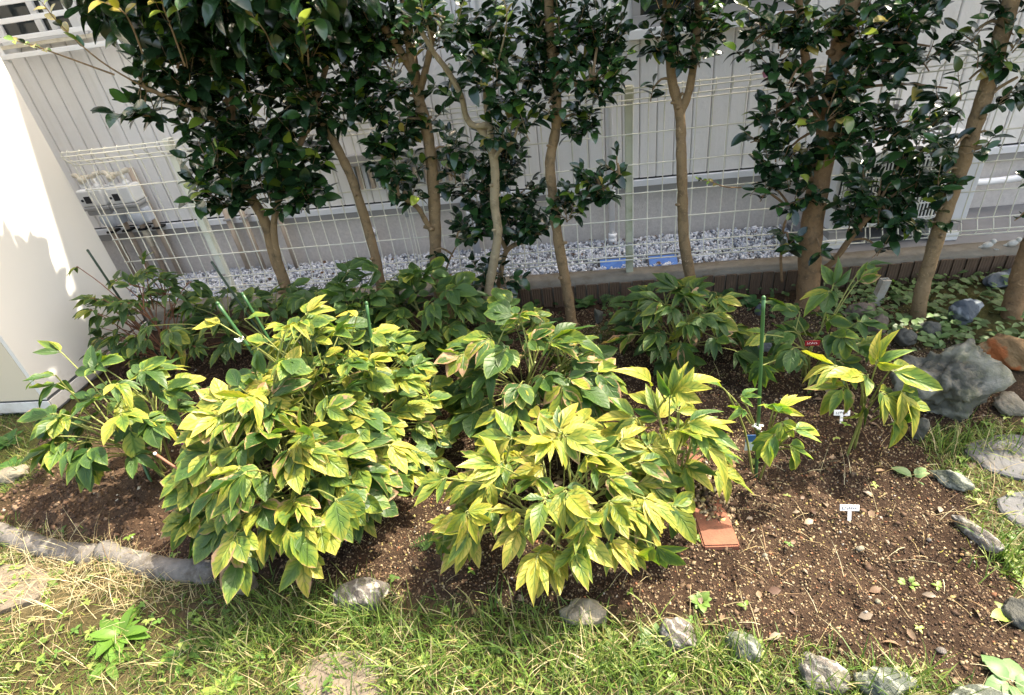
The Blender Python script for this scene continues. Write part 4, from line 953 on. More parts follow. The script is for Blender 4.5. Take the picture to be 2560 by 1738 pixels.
def peony(label, base, rx, ry, h, n, L, look, n_l=5, ctr=(0, 0), top=1.0, low=.15, mat=None, extra=(), look2=None, group='peony plants in the flower bed', wide=0, tmax=1.45, nst=7, name='peony_plant'):
    base = np.array([base[0], base[1], float(gz(base[0], base[1]))])
    pl = empty(name, base, label, 'plant', group)
    c = base + np.array([ctr[0], ctr[1], 0])
    tops = [c + np.array([rx * .45 * math.cos(a), ry * .45 * math.sin(a), h * random.uniform(.55, .85)]) for a in np.linspace(0, 6.28, nst)[:-1]] if n else []
    st = stems_of(pl, base, tops, mat=mat)
    n = int(n * 1.65); L = L * .93
    for i_ in range(n):
        t_ = (i_ + .5) / n; th = tmax * math.sqrt(t_) if t_ > .06 else .1; a = i_ * 2.39996 + random.uniform(-.3, .3)
        rad = math.sin(min(th, 1.57)); hz_ = low + (1 - low) * math.cos(th)
        lob = 1 + .22 * math.sin(a * 2 + base[0] * 9) * rad + .14 * math.sin(a * 3.3 + base[1] * 7)
        node = c + np.array([rx * .78 * lob * rad * math.cos(a), ry * .78 * lob * rad * math.sin(a), h * hz_ * random.uniform(.74, 1.08)])
        o_ = np.array([math.cos(a), math.sin(a), .38 - .60 * th / 1.5 + random.uniform(-.16, .16)])
        if th < .5: o_ = np.array([math.cos(a), math.sin(a), random.uniform(.2, .9)])
        P = min(st, key=lambda q: np.linalg.norm(q[-1] - node)); s0 = P[min(len(P) - 1, max(2, int(len(P) * min(.95, node[2] / (h + base[2] + .01)) * .9)))]
        lk = look2 if (look2 and random.random() < .4) else look
        compound(pl, s0, node, o_, L * random.uniform(.85, 1.12), lk, random.choice((n_l, n_l, n_l + 2, 3)), 0, mat, wide)
    for e in extra:                                    # leaves seen one by one: px, py, Y, direction in the picture plane (dx, dz), dy, scale
        px, py, Y, dx, dz, dy, sc_, nl_ = e[:8]; lk = e[8] if len(e) > 8 else look
        node = at_y(px, py, Y)
        s0 = base + (node - base) * np.array([.35, .35, .62]) if len(e) < 10 else at_y(*e[9])
        compound(pl, s0, node, (dx, dy, dz), L * sc_, lk, nl_, 0, mat, wide)
    return pl

peony('yellowing peony with broad orange-tinged leaflets at front left', (-.86, 1.07), .37, .27, .50, 92, .092, (.32, .36, .92), 5, (0, .03), low=.27, look2=(.62, .30, .95), wide=1, tmax=1.42,
      extra=[(450, 1150, .93, -.8, -.5, -.2, 1.1, 3), (650, 1200, .84, .4, -.6, -.2, 1.3, 2, (.6, .3, 1.)), (430, 1210, .90, .1, -1, -.1, 1.1, 2, (.5, .35, 1.)), (700, 990, 1.0, -.1, .9, -.1, 1.2, 3, (.62, .42, 1.)), (880, 1010, .98, .9, -.2, -.2, 1.1, 3, (.7, .1, 1.)), (560, 1070, .85, -.6, -.2, -.5, 1.1, 3), (760, 1130, .84, .5, -.7, -.3, 1.1, 3)])
peony('bright lime peony tied to stakes behind the front left plant', (-.80, 1.33), .42, .34, .56, 118, .085, (.28, .03, .95), 5, (.0, -.03), low=.20, tmax=1.6, look2=(.52, .0, 1.0), wide=1,
      extra=[(500, 735, 1.35, -1, .1, -.1, .9, 2, (.6, .0, 1.)), (555, 725, 1.36, 1, .25, 0, .8, 1, (.7, .1, 1.)), (700, 730, 1.42, .7, .1, -.2, 1., 5), (810, 720, 1.4, -.5, .3, 0, .8, 2, (.65, .05, 1.)), (585, 790, 1.25, -.2, -.7, -.4, 1, 3)])
peony('yellow-green peony with dark veins and drooping leaves at front centre', (-.09, 1.0), .37, .24, .36, 54, .096, (.55, .22, .92), 5, (.0, .03), low=.34, tmax=1.38, wide=2, look2=(.85, .25, .95),
      extra=[(1010, 1085, .92, -.9, -.3, -.2, 1, 5), (1060, 1165, .84, .1, -.8, -.2, 1.1, 5), (1330, 1180, .82, .0, -.8, -.2, 1.1, 5), (1485, 1235, .84, .1, -1, -.1, 1.15, 3, (.35, .05, 1.)), (1140, 1060, .95, -.4, .5, -.2, 1.1, 3, (.75, .3, 1.)), (1530, 1150, .98, .9, -.5, -.2, 1.1, 5, (.5, .1, 1.)), (1005, 1230, .86, -.3, -.9, 0, 1.0, 3, (.1, 0, .9))])
peony('upright yellow-edged peony shoots right of centre', (.21, 1.17), .15, .13, .38, 14, .10, (.62, .05, 1.05), 5, (0, 0), low=.25, wide=2,
      extra=[(1478, 885, 1.18, -.1, 1, 0, 1.05, 2), (1520, 905, 1.16, .3, 1, 0, 1., 3), (1560, 960, 1.12, .8, .4, -.2, 1.1, 3), (1600, 1010, 1.08, 1, -.3, -.2, 1.2, 3), (1440, 950, 1.2, -.9, .2, 0, .9, 3)])
peony('green peony with yellow leaf edges leaning over peat beside the shed', (-1.47, 1.27), .30, .20, .45, 20, .10, (.06, .02, .95), 5, (-.03, .02), low=.3, look2=(.28, .0, 1.),
      extra=[(140, 800, 1.42, -.6, .5, 0, .9, 3), (130, 870, 1.40, -1, -.3, 0, 1., 5), (110, 950, 1.32, -.9, -.5, -.1, 1., 5), (230, 830, 1.38, .2, .3, -.2, 1, 5), (280, 900, 1.3, .3, -.3, -.3, 1.1, 5, (.45, 0, 1.)), (200, 990, 1.22, -.4, -.6, -.3, 1., 5), (185, 1040, 1.1, .1, -.9, -.2, 1.05, 3, (.12, 0, .95)), (295, 970, 1.2, .2, -.8, -.4, 1.05, 5, (.15, 0, 1.)), (330, 840, 1.35, .8, 0, -.2, 1, 5), (390, 900, 1.3, .7, .2, -.2, .9, 3), (140, 940, 1.2, -.7, -.7, -.1, 1, 3), (125, 990, 1.15, -.7, -.75, 0, 1, 3)])
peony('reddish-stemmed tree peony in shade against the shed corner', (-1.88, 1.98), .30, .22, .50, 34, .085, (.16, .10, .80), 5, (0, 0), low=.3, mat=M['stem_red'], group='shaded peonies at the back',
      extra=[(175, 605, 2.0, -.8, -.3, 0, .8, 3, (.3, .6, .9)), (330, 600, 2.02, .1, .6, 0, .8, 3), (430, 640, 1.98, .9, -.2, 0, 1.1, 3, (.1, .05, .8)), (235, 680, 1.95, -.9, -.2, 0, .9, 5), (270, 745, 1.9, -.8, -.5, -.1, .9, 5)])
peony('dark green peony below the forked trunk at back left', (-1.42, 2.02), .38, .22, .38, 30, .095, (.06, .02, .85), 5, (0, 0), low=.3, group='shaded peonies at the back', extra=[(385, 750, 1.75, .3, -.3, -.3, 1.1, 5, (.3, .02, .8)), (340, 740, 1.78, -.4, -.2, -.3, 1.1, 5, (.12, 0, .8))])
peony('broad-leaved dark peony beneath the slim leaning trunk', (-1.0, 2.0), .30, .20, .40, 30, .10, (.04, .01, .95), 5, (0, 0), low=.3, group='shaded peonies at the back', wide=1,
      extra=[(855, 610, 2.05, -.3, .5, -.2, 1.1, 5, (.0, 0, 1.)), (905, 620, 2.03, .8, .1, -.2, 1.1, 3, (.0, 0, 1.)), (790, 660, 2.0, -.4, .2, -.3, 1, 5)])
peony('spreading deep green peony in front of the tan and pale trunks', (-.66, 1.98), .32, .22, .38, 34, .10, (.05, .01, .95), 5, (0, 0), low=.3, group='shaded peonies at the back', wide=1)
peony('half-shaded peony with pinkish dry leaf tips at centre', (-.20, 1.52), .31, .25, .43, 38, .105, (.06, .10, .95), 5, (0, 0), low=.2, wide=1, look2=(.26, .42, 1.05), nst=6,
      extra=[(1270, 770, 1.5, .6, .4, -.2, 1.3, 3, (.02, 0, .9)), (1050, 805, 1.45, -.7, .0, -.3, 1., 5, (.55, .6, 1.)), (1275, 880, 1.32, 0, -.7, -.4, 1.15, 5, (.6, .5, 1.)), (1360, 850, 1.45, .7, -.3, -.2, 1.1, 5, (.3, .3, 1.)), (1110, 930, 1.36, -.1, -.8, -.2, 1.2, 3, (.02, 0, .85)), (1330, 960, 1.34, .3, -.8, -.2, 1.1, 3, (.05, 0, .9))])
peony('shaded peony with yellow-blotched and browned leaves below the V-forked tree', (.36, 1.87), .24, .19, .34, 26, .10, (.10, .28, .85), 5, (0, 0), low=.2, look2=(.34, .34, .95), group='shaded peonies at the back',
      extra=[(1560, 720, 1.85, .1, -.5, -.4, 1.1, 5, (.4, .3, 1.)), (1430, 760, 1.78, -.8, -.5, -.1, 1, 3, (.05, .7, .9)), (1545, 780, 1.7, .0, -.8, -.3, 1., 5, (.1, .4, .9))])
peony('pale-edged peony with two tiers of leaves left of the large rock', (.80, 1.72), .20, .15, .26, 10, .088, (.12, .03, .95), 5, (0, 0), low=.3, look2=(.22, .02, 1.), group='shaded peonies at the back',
      extra=[(1885, 660, 1.75, -.5, -.1, -.3, 1.15, 5), (1890, 650, 1.75, .2, .7, .1, 1., 3), (1945, 640, 1.78, .6, .4, 0, 1., 3), (1960, 600, 1.85, .9, .2, -.1, 1.1, 2), (1910, 760, 1.62, .2, -.6, -.4, 1, 5), (1950, 730, 1.66, .8, -.1, -.2, 1, 5), (1800, 790, 1.58, -.5, -.3, -.3, 1, 5), (1740, 760, 1.62, -.8, .1, -.1, .9, 3), (1730, 830, 1.52, -.4, -.7, -.3, 1., 5), (1790, 700, 1.75, -.5, .3, 0, 1, 3)])
peony('small sunlit yellow peony on a single arching stem beside a white tag', (.79, 1.345), .1, .1, .3, 0, .112, (.72, .22, 1.05), 5, wide=2,
      extra=[(1960, 850, 1.33, -.7, .25, -.1, 1.1, 5), (1990, 825, 1.34, .1, .7, .0, .9, 5), (2020, 840, 1.32, .9, .0, -.1, 1.15, 3, (.75, .05, 1.05)), (2000, 890, 1.28, .6, -.4, -.3, 1.1, 5, (.65, .12, 1.05)), (2050, 890, 1.26, .7, -.7, -.2, 1.2, 5, (.6, .12, 1.05)), (1915, 880, 1.30, -.8, -.25, -.2, .9, 5, (.6, .5, 1.)), (1960, 915, 1.31, .2, -.8, .0, .8, 3, (.2, .05, .9)), (1900, 830, 1.36, -.9, .1, 0, .9, 3, (.7, .1, 1.)), (2040, 930, 1.24, .2, -.9, -.2, 1, 3)])
o_ = [o for o in COL.objects if o.get('label', '').startswith('small sunlit yellow')][0]
b_ = np.array([.79, 1.345, 0]); stems_of(o_, b_, [at_y(1970, 850, 1.33), at_y(1955, 870, 1.31)], .0045)
peony('young pale glaucous peony tied to the tall green stake', (.495, 1.25), .1, .1, .3, 0, .074, (.40, .0, 1.55), 5, wide=2,  # pale leaf green, brightened further to stand in for sunlight and sheen
      extra=[(1640, 880, 1.28, -.5, .55, 0, 1.1, 2, (.4, 0, 1.4)), (1680, 900, 1.27, .3, .2, -.2, .8, 3), (1690, 930, 1.25, -.3, .2, -.3, .8, 3), (1755, 930, 1.22, .0, .5, -.2, 1., 5), (1768, 925, 1.22, .8, .5, -.1, 1., 3), (1775, 960, 1.2, .2, -.6, -.3, 1.1, 5), (1800, 975, 1.17, .95, .15, -.1, 1.2, 3), (1760, 985, 1.18, -.6, -.5, -.3, 1., 3), (1790, 1010, 1.15, .8, -.6, -.2, 1.25, 3), (1740, 1000, 1.17, -.3, -.8, -.3, 1, 3), (1800, 1020, 1.14, .4, -1, -.1, 1.1, 1, (.3, 0, 1.2))])
o_ = [o for o in COL.objects if o.get('label', '').startswith('young pale glaucous')][0]
stems_of(o_, np.array([.495, 1.25, 0]), [at_y(1650, 890, 1.27), at_y(1790, 990, 1.16)], .004)

# ------------------------------------------------------------------ stakes, ties, tags
def stake(label, top, bot, mat, r=.0045, tie=None, sunk=.05):
    e = empty('plant_stake', bot, label, 'stake', 'green plant stakes')
    top = np.asarray(top, float); bot = np.asarray(bot, float); d = nrm(bot - top)
    k = max(2, int(np.linalg.norm(bot - top) / .03)); pts = [top + (bot + d * sunk - top) * t_ for t_ in np.linspace(0, 1, k)]
    obj('shaft', MB().tube(pts, [r * (1.0 if i_ % 2 else 1.08) for i_ in range(k)], 8), mat, e, bot)
    obj('tip', MB().lathe(top, [(r * 1.05, -.002), (r * 1.15, 0), (r * 1.1, .005), (r * .5, .008)], -d, 8), mat, e, bot)
    return e
def tie(label, p, r=.012):
    p = np.asarray(p, float); a = np.linspace(0, 6.2, 10)
    pts = [p + np.array([r * math.cos(t_), r * .7 * math.sin(t_), .004 * math.sin(t_ * 2)]) for t_ in a] + [p + np.array([r * 1.6, -r * .6, .006])]
    e = empty('plant_tie', p, label, 'tie', 'white plant ties')
    obj('band', MB().tube(pts, .0032, 6), M['tie'], e); obj('knot', MB().lathe(p + (0.004, -.012, 0), [(.002, -.006), (.005, -.002), (.005, .003), (.002, .006)], (1, -.4, .3), 7), M['tie'], e)
def ground_at(x, y): return np.array([x, y, float(gz(x, y))])
stake('green stake with a white tie rising through the lime peony', at_y(495, 690, 1.38), ground_at(-.86, 1.30), M['stake'], .0047)
tie('white tie round the stake at the top of the lime peony', at_y(543, 770, 1.36), .012)
stake('short-looking green stake just right of the white tie', at_y(551, 668, 1.62), ground_at(-1.02, 1.55), M['stake'])
stake('dark green stake in front of the left fence post', at_y(482, 597, 1.95), ground_at(-1.30, 1.9), M['stake_dark'])
stake('dark stake standing against the shed corner', at_y(200, 570, 2.05), ground_at(-1.95, 2.0), M['stake_dark'])
stake('green stake half hidden by leaves at the middle of the lime peony', at_y(832, 690, 1.38), ground_at(-.66, 1.25), M['stake'])
stake('tall bare green stake standing in open soil right of centre', at_y(1733, 678, 1.27), ground_at(.482, 1.24), M['stake'], .0047)
tie('white tie fixing the young pale peony to the tall stake', at_y(1716, 967, 1.245), .010)
stake('green stake at the foot of the left peony in peat', at_y(285, 960, 1.32), ground_at(-1.49, 1.235), M['stake'], .005)
pr = empty('pruned_cane', at_y(520, 1115, .95), 'cut red-brown cane with a pale end sticking out at far left of front peony', 'cane')
P = smooth_path([at_y(352, 1030, .98), at_y(420, 1075, .96), at_y(480, 1105, .95), at_y(530, 1118, .96), at_y(600, 1150, 1.0), ground_at(-.86, 1.03)], 4)
obj('cane', MB().tube(P, list(np.linspace(.0035, .005, len(P))), 7), M['stem_red'], pr); obj('cut_end', MB().lathe(P[0], [(.0025, -.004), (.004, -.002), (.004, .003), (.002, .004)], P[1] - P[0], 8), M['tie'], pr)

def strokes(n_, x0, x1, z0, z1):
    m = MB()
    for k in range(n_):
        cx_ = x0 + (x1 - x0) * (k + .5) / n_; w_ = (x1 - x0) / n_ * .38; zc = (z0 + z1) / 2; hh = (z1 - z0) / 2
        for _ in range(3):
            a = (cx_ + random.uniform(-w_, w_), zc + random.uniform(-hh, hh)); b = (cx_ + random.uniform(-w_, w_), zc + random.uniform(-hh, hh))
            m.tube([(a[0], 0, a[1]), (b[0], 0, b[1])], .0007, 4)
    return m
def t_tag(label, p, w_, h_, tilt, roll):
    p = np.asarray(p, float); e = empty('plant_tag', p, label, 'plant tag', 'white T-shaped plant tags')
    R = Matrix.Rotation(roll, 4, 'Y') @ Matrix.Rotation(tilt, 4, 'X')
    def tr(m):
        m.v = [tuple(np.array((R @ Vector(v))[:]) + p) for v in m.v]; return m
    obj('plate', tr(MB().box(-w_ / 2, w_ / 2, -.0012, .0012, .026, .026 + h_, .001)), M['tagwhite'], e)
    obj('leg', tr(MB().box(-.0045, .0045, -.0011, .0013, -.03, .0258)), M['tagwhite'], e)
    s_ = strokes(7, -w_ * .40, w_ * .36, .026 + h_ * .25, .026 + h_ * .75); s_.v = [(a, b - .0017, c) for a, b, c in s_.v]
    obj('handwriting', tr(s_), M['ink'], e)
t_tag('white T-shaped plant tag with handwriting below the small yellow peony', ground_at(*at_z(1907, 968)[:2]), .050, .019, -.45, .08)
t_tag('white T-shaped plant tag alone in sunlit open soil', ground_at(*at_z(1926, 1185)[:2]), .050, .017, -.5, .05)
p = at_y(1713, 1000, 1.30); e = empty('picture_tag', p, 'blue picture tag with white flower print behind the tall stake', 'plant tag')
obj('card', MB().box(p[0] - .028, p[0] + .030, p[1], p[1] + .0015, p[2] - .005, p[2] + .022, .0005), M['blue_tag'], e)
obj('lower_card', MB().box(p[0] - .026, p[0] + .022, p[1] + .0002, p[1] + .0014, p[2] - .04, p[2] - .0052), M['mint'], e)
obj('print', MB().lathe((p[0] + .012, p[1] - .0005, p[2] + .002), [(.007, 0), (.006, .0008)], (0, -1, 0), 12), M['yellow_tag'], e)
obj('print', MB().lathe((p[0] + .008, p[1] - .0005, p[2] + .014), [(.004, 0), (.003, .0008)], (0, -1, 0), 12), M['tagwhite'], e)
p = at_y(418, 1005, 1.22); e = empty('picture_tag', p, 'plant tag printed with a magenta peony bloom at left', 'plant tag')
obj('card', MB().box(p[0] - .015, p[0] + .015, p[1], p[1] + .0015, p[2] - .03, p[2] + .024, .0006), M['mint'], e)
obj('bloom_print', MB().lathe((p[0], p[1] - .0004, p[2] - .008), [(.014, 0), (.013, .0006)], (0, -1, 0), 16), M['purple'], e)
for q in (-.006, .003): obj('print', MB().lathe((p[0] + q, p[1] - .0004, p[2] + .014), [(.002, 0), (.0018, .0006)], (0, -1, 0), 8), M['ink'], e)
p = at_y(1845, 778, 1.60); e = empty('picture_tag', p, 'dark red plant tag with white lettering under the pale-edged peony', 'plant tag')
obj('card', MB().box(p[0] - .024, p[0] + .022, p[1], p[1] + .0015, p[2] - .012, p[2] + .008, .0006), M['red_tag'], e)
s_ = strokes(5, p[0] - .019, p[0] + .015, p[2] - .006, p[2] + .002); s_.v = [(a, b + p[1] - .0006, c) for a, b, c in s_.v]; obj('lettering', s_, M['tagwhite'], e)

# ------------------------------------------------------------------ stones
def rock(name, label, pos, size, mat, seed, cat='rock', group='garden rocks', ang=0.0, rough=.22, tilt=0.0, sub=4, cuts=6, sink=.52):
    import bmesh
    bm = bmesh.new(); bmesh.ops.create_icosphere(bm, subdivisions=sub, radius=1.0); r_ = np.random.default_rng(seed)
    V = np.array([v.co[:] for v in bm.verts])
    for _ in range(cuts):                              # flat facets
        nn = nrm(r_.normal(size=3)); h = r_.uniform(.55, .85); d = V @ nn; V = V - np.maximum(d - h, 0)[:, None] * nn * .9
    ph = r_.uniform(0, 50); sub_n = V.copy()
    f = fbm(V[:, 0] * 2.2 + ph + V[:, 2] * 1.3, V[:, 1] * 2.2 - V[:, 2] * 1.7 + ph, 4, seed) - .47
    g_ = np.abs(fbm(V[:, 0] * 5 + ph - V[:, 2] * 4.1, V[:, 1] * 5 + V[:, 2] * 3.7 - ph, 4, seed + 3) - .47)
    V = V * (1 + rough * 2.4 * f - rough * 1.1 * g_)[:, None]
    V = V * np.array(size) ; c, s_ = math.cos(tilt), math.sin(tilt); V = np.stack([V[:, 0] * c - V[:, 2] * s_, V[:, 1], V[:, 0] * s_ + V[:, 2] * c], 1)
    c, s_ = math.cos(ang), math.sin(ang); V = np.stack([V[:, 0] * c - V[:, 1] * s_, V[:, 0] * s_ + V[:, 1] * c, V[:, 2]], 1)
    for v, q in zip(bm.verts, V): v.co = q
    me_ = bpy.data.meshes.new(name); bm.to_mesh(me_); bm.free(); me_.polygons.foreach_set('use_smooth', np.ones(len(me_.polygons), bool))
    z = float(gz(pos[0], pos[1])) + size[2] * (1 - sink)
    o = obj(name, me_, mat, None, (pos[0], pos[1], z)); return tag(o, label, cat, group)
def G(px, py): return at_z(px, py)[:2]
rock('boulder', 'large jagged grey boulder at right of the flower bed', G(2130, 930), (.135, .085, .16), M['rk_boulder'], 6, rough=.55, cuts=10, ang=-.35, tilt=-.30, sub=5, sink=.35)
rock('rock', 'small rounded grey rock left on top of the large boulder', G(2045, 790), (.040, .035, .034), M['rk_grey'], 8, sink=.1)
rock('rock', 'smooth grey rock at the foot of the right-leaning trunk', G(2105, 765), (.042, .035, .030), M['rk_grey'], 9, sink=.1)
rock('rock', 'dark blue-grey angular rock behind the large boulder', G(2180, 735), (.060, .05, .058), M['rk_blue'], 12, cuts=8, sink=.2)
rock('boulder', 'rusty orange-brown boulder at the right edge', G(2285, 830), (.105, .07, .065), M['rk_orange'], 15, cuts=7, sink=.25, sub=4)
rock('rock', 'mossy brown-grey rock at the right end of the large boulder', G(2285, 930), (.055, .045, .035), M['rk_beige'], 17, cuts=6)
rock('rock', 'dark slate rock lying behind the rightmost trunks', G(2295, 650), (.12, .06, .045), M['rk_blue'], 21, ang=.15)
rock('rock', 'upright brown slab rock between boulder and pale-edged peony', G(1988, 765), (.036, .02, .055), M['rk_brown'], 23, cuts=8, sink=.25)
rock('rock', 'rough grey rock behind the upright brown slab', G(1955, 715), (.06, .04, .035), M['rk_brown'], 25)
rock('rock', 'small upright mottled stone under the yellow peony leaves', G(2078, 1000), (.026, .022, .046), M['rk_grey'], 27, sink=.25)
rock('rock', 'small upright stone in moss beside the tall slender trunk', G(1358, 735), (.022, .018, .045), M['rk_grey'], 29, sink=.2)
rock('rock', 'small dark round stone right of the V-forked trunk', G(1722, 715), (.022, .02, .03), M['rk_blue'], 31, sink=.2)
rock('rock', 'dark stone hidden among leaves beside the tall stake top', G(1725, 790), (.05, .035, .03), M['rk_blue'], 33)
ER = 'edging stones round the bed'
rock('edging_stone', 'long green-grey edging stone at the upper right of open soil', G(2148, 1100), (.058, .026, .026), M['rk_green'], 35, 'stone', ER, ang=-.75)
rock('edging_stone', 'long pinkish-grey edging stone at the right side of open soil', G(2208, 1225), (.066, .024, .024), M['rk_band'], 37, 'stone', ER, ang=-1.15)
rock('edging_stone', 'banded tan and grey edging stone at bottom right', G(1862, 1530), (.062, .045, .040), M['rk_band'], 39, 'stone', ER, ang=-.3, sub=4)
rock('edging_stone', 'grey-green saddle-shaped edging stone right of the banded one', G(2005, 1558), (.064, .036, .034), M['rk_green'], 41, 'stone', ER, ang=-.15, sub=4)
rock('edging_stone', 'whitish green edging stone cut by the bottom frame edge', G(2220, 1605), (.082, .04, .034), M['rk_green'], 43, 'stone', ER, ang=.0, sub=4)
rock('edging_stone', 'pale grey-green edging stone half hidden in grass below the brick', G(1685, 1468), (.044, .034, .034), M['rk_green'], 45, 'stone', ER, ang=-.5)
rock('edging_stone', 'dark mottled edging stone beside a weed at the front peony tip', G(1545, 1452), (.050, .04, .036), M['rk_band'], 47, 'stone', ER, ang=-.6)
rock('edging_stone', 'grey edging stone in grass between the two front peonies', G(830, 1355), (.085, .05, .035), M['rk_band'], 49, 'stone', ER, ang=.1)
rock('edging_stone', 'beige edging stone at the end of the concrete log edging', G(545, 1330), (.055, .035, .030), M['rk_beige'], 51, 'stone', ER)
rock('edging_stone', 'beige edging stone in shadow under the front centre peony', G(1330, 1400), (.06, .035, .026), M['rk_beige'], 53, 'stone', ER)
rock('edging_stone', 'grey edging stone cut by the right frame edge', G(2330, 1400), (.05, .04, .03), M['rk_grey'], 55, 'stone', ER)
rock('edging_stone', 'mossy low edging stone beside peat at far left', G(35, 1085), (.075, .04, .03), M['rk_beige'], 57, 'stone', ER, ang=.35)
for k, (px, py, s1, m_, lab) in enumerate([(1950, 1250, .012, 'rk_beige', 'yellowish pebble left of the lone white tag'), (1990, 1370, .008, 'rk_beige', 'tan pebble below the lone white tag'), (2135, 1480, .011, 'rk_band', 'white pebble in open soil at bottom right'),
                                           (2180, 1265, .006, 'rk_orange', 'small orange pebble in open soil'), (1660, 1070, .013, 'rk_orange', 'reddish brick shard left of the tall stake'), (1735, 1268, .009, 'rk_beige', 'round tan pebble right of the brick'), (2105, 1235, .007, 'rk_band', 'pale pebble at the middle of open soil')]):
    rock('pebble', lab, G(px, py), (s1, s1 * .8, s1 * .6), M[m_], 60 + k, 'pebble', 'pebbles on the soil', sub=2, sink=.15)
def slab(name, label, pts, mat, z, th=.03, cat='paving stone'):
    K = [at_z(*p) for p in pts]; c = sum(K) / len(K); P = []
    for i_ in range(len(K)):
        p0, p1, p2, p3 = K[i_ - 1], K[i_], K[(i_ + 1) % len(K)], K[(i_ + 2) % len(K)]
        for t_ in (0, .25, .5, .75):
            q_ = 0.5 * (2 * p1 + (p2 - p0) * t_ + (2 * p0 - 5 * p1 + 4 * p2 - p3) * t_ ** 2 + (3 * p1 - p0 - 3 * p2 + p3) * t_ ** 3)
            P.append(c + (q_ - c) * random.uniform(.95, 1.03))
    n_ = len(P)
    e = MB(); ring = [p + (0, 0, z) for p in P]; inn = [c + (p - c) * .93 + (0, 0, z + .004) for p in P]
    ring2 = []
    V = [p - (0, 0, th) for p in ring] + ring + inn + [c + (0, 0, z + .003)]
    F = [(i_, (i_ + 1) % n_, n_ + (i_ + 1) % n_, n_ + i_) for i_ in range(n_)] + [(n_ + i_, n_ + (i_ + 1) % n_, 2 * n_ + (i_ + 1) % n_, 2 * n_ + i_) for i_ in range(n_)] + [(2 * n_ + i_, 2 * n_ + (i_ + 1) % n_, 3 * n_) for i_ in range(n_)]
    return tag(obj(name, e.add(V, F), mat, None, tuple(c)), label, cat, 'stepping stones in the grass')
slab('stepping_stone', 'tan stepping stone at the lower left edge below the log edging', [(-120, 1290), (20, 1280), (95, 1290), (118, 1310), (100, 1345), (60, 1370), (-10, 1390), (-140, 1410)], M['slab'], .004)
slab('stepping_stone', 'half buried grey stepping stone at the bottom left of centre', [(690, 1500), (760, 1475), (850, 1480), (875, 1530), (850, 1600), (720, 1610), (670, 1560)], M['slab'], -.008)
slab('stepping_stone', 'grey stepping stone at the right edge among dry grass', [(2190, 1010), (2260, 985), (2350, 990), (2380, 1050), (2350, 1085), (2250, 1065)], M['slab_grey'], -.006)
slab('stepping_stone', 'pale stepping stone at the right edge beside the long edging stone', [(2265, 1130), (2330, 1110), (2400, 1140), (2400, 1200), (2330, 1195), (2280, 1165)], M['slab_grey'], -.006)
def log(label, a, b, r, seed):
    a = np.asarray(a, float); b = np.asarray(b, float); n_ = 26; pts = [a + (b - a) * t_ + np.array([0, .012 * math.sin(t_ * 5 + seed), .003 * math.sin(t_ * 9 + seed)]) for t_ in np.linspace(0, 1, n_)]
    rr = [r * (1 + .06 * math.sin(i_ * .55 + seed) + random.uniform(-.04, .04)) * (1 if 0 < i_ < n_ - 1 else .8) for i_ in range(n_)]
    tag(obj('edging_log', MB().tube(pts, rr, 14, True, .10), M['log'], None, tuple(a)), label, 'edging', 'weathered log edging')
_a = at_z(-70, 1205); _b = at_z(222, 1262); _c = at_z(228, 1258); _e = at_z(492, 1305)
log('weathered grey log-shaped edging holding the peat, left piece', _a + (0, 0, .004), _b + (0, 0, .004), .033, 1)
log('weathered grey log-shaped edging under the front left peony, right piece', _c + (0, 0, .003), _e + (0, 0, .0), .034, 2)

# brick --------------------------------------------------------------------
import bmesh
bm = bmesh.new(); bmesh.ops.create_cube(bm, size=1.0)
for v in bm.verts: v.co = (v.co.x * .094, v.co.y * .20, v.co.z * .058)
bmesh.ops.bevel(bm, geom=bm.edges[:], offset=.004, segments=2, affect='EDGES')
me = bpy.data.meshes.new('brick'); bm.to_mesh(me); bm.free()
bp = at_z(1618, 1215); bo = obj('brick', me, M['brick'], None, (bp[0] + .004, bp[1] + .045, -.010)); bo.rotation_euler = (-.06, .03, .05)
tag(bo, 'red brick half covered by soil right of the front centre peony', 'brick')
b2p = at_z(1606, 1085); b2 = obj('brick', me, M['brick'], None, (b2p[0], b2p[1] + .03, -.019)); b2.rotation_euler = (.04, -.06, -.06)
tag(b2, 'soil-stained brick farther back under the upright peony shoots', 'brick')
x = bo.location[0] + rng.uniform(-.07, .07, 900); y = bo.location[1] + rng.uniform(-.015, .15, 900); s = rng.gamma(3.0, .0021, 900).clip(.0015, .009)
zc = 0.016 + (y - bo.location[1]) * .08 - np.abs(x - bo.location[0]) * .25 + rng.uniform(-.010, .008, 900) 
tag(obj('soil_heap', chips('soil_heap', np.stack([x, y, zc], 1), s, pick(SOILPAL[:6], 900)), M['crumb']), 'loose soil heaped over the back of the red brick', 'soil', kind='stuff')

# solar lights, ornaments, post stub ---------------------------------------
for (x0, x1, y0, lab) in [(1358, 1428, 607, 'left of two blue solar lights behind the kerb, beside the fence post'), (1470, 1545, 598, 'right of two blue solar lights behind the kerb')]:
    a = at_z(x0, y0 + 6, .118); b = at_z(x1, y0 - 1, .118); c = (a + b) / 2; L = b[0] - a[0]
    e = empty('solar_light', (c[0], 2.55, .1), lab, 'solar light', 'blue solar lights')
    R = Matrix.Rotation(.55, 4, 'X'); 
    def tr(m, dz=0): m.v = [tuple(np.array((R @ Vector(v))[:]) + np.array([c[0], 2.555, .112 + dz])) for v in m.v]; return m
    obj('case', tr(MB().box(-L / 2, L / 2, -.038, .038, -.008, .006, .003)), M['solar_frame'], e)
    obj('solar_cell', tr(MB().box(-L / 2 + .012, L / 2 - .010, -.034, .030, .0062, .0078)), M['solar'], e)
    obj('stake', MB().tube([(c[0], 2.56, .10), (c[0], 2.56, .05)], .006, 6), M['solar_frame'], e)
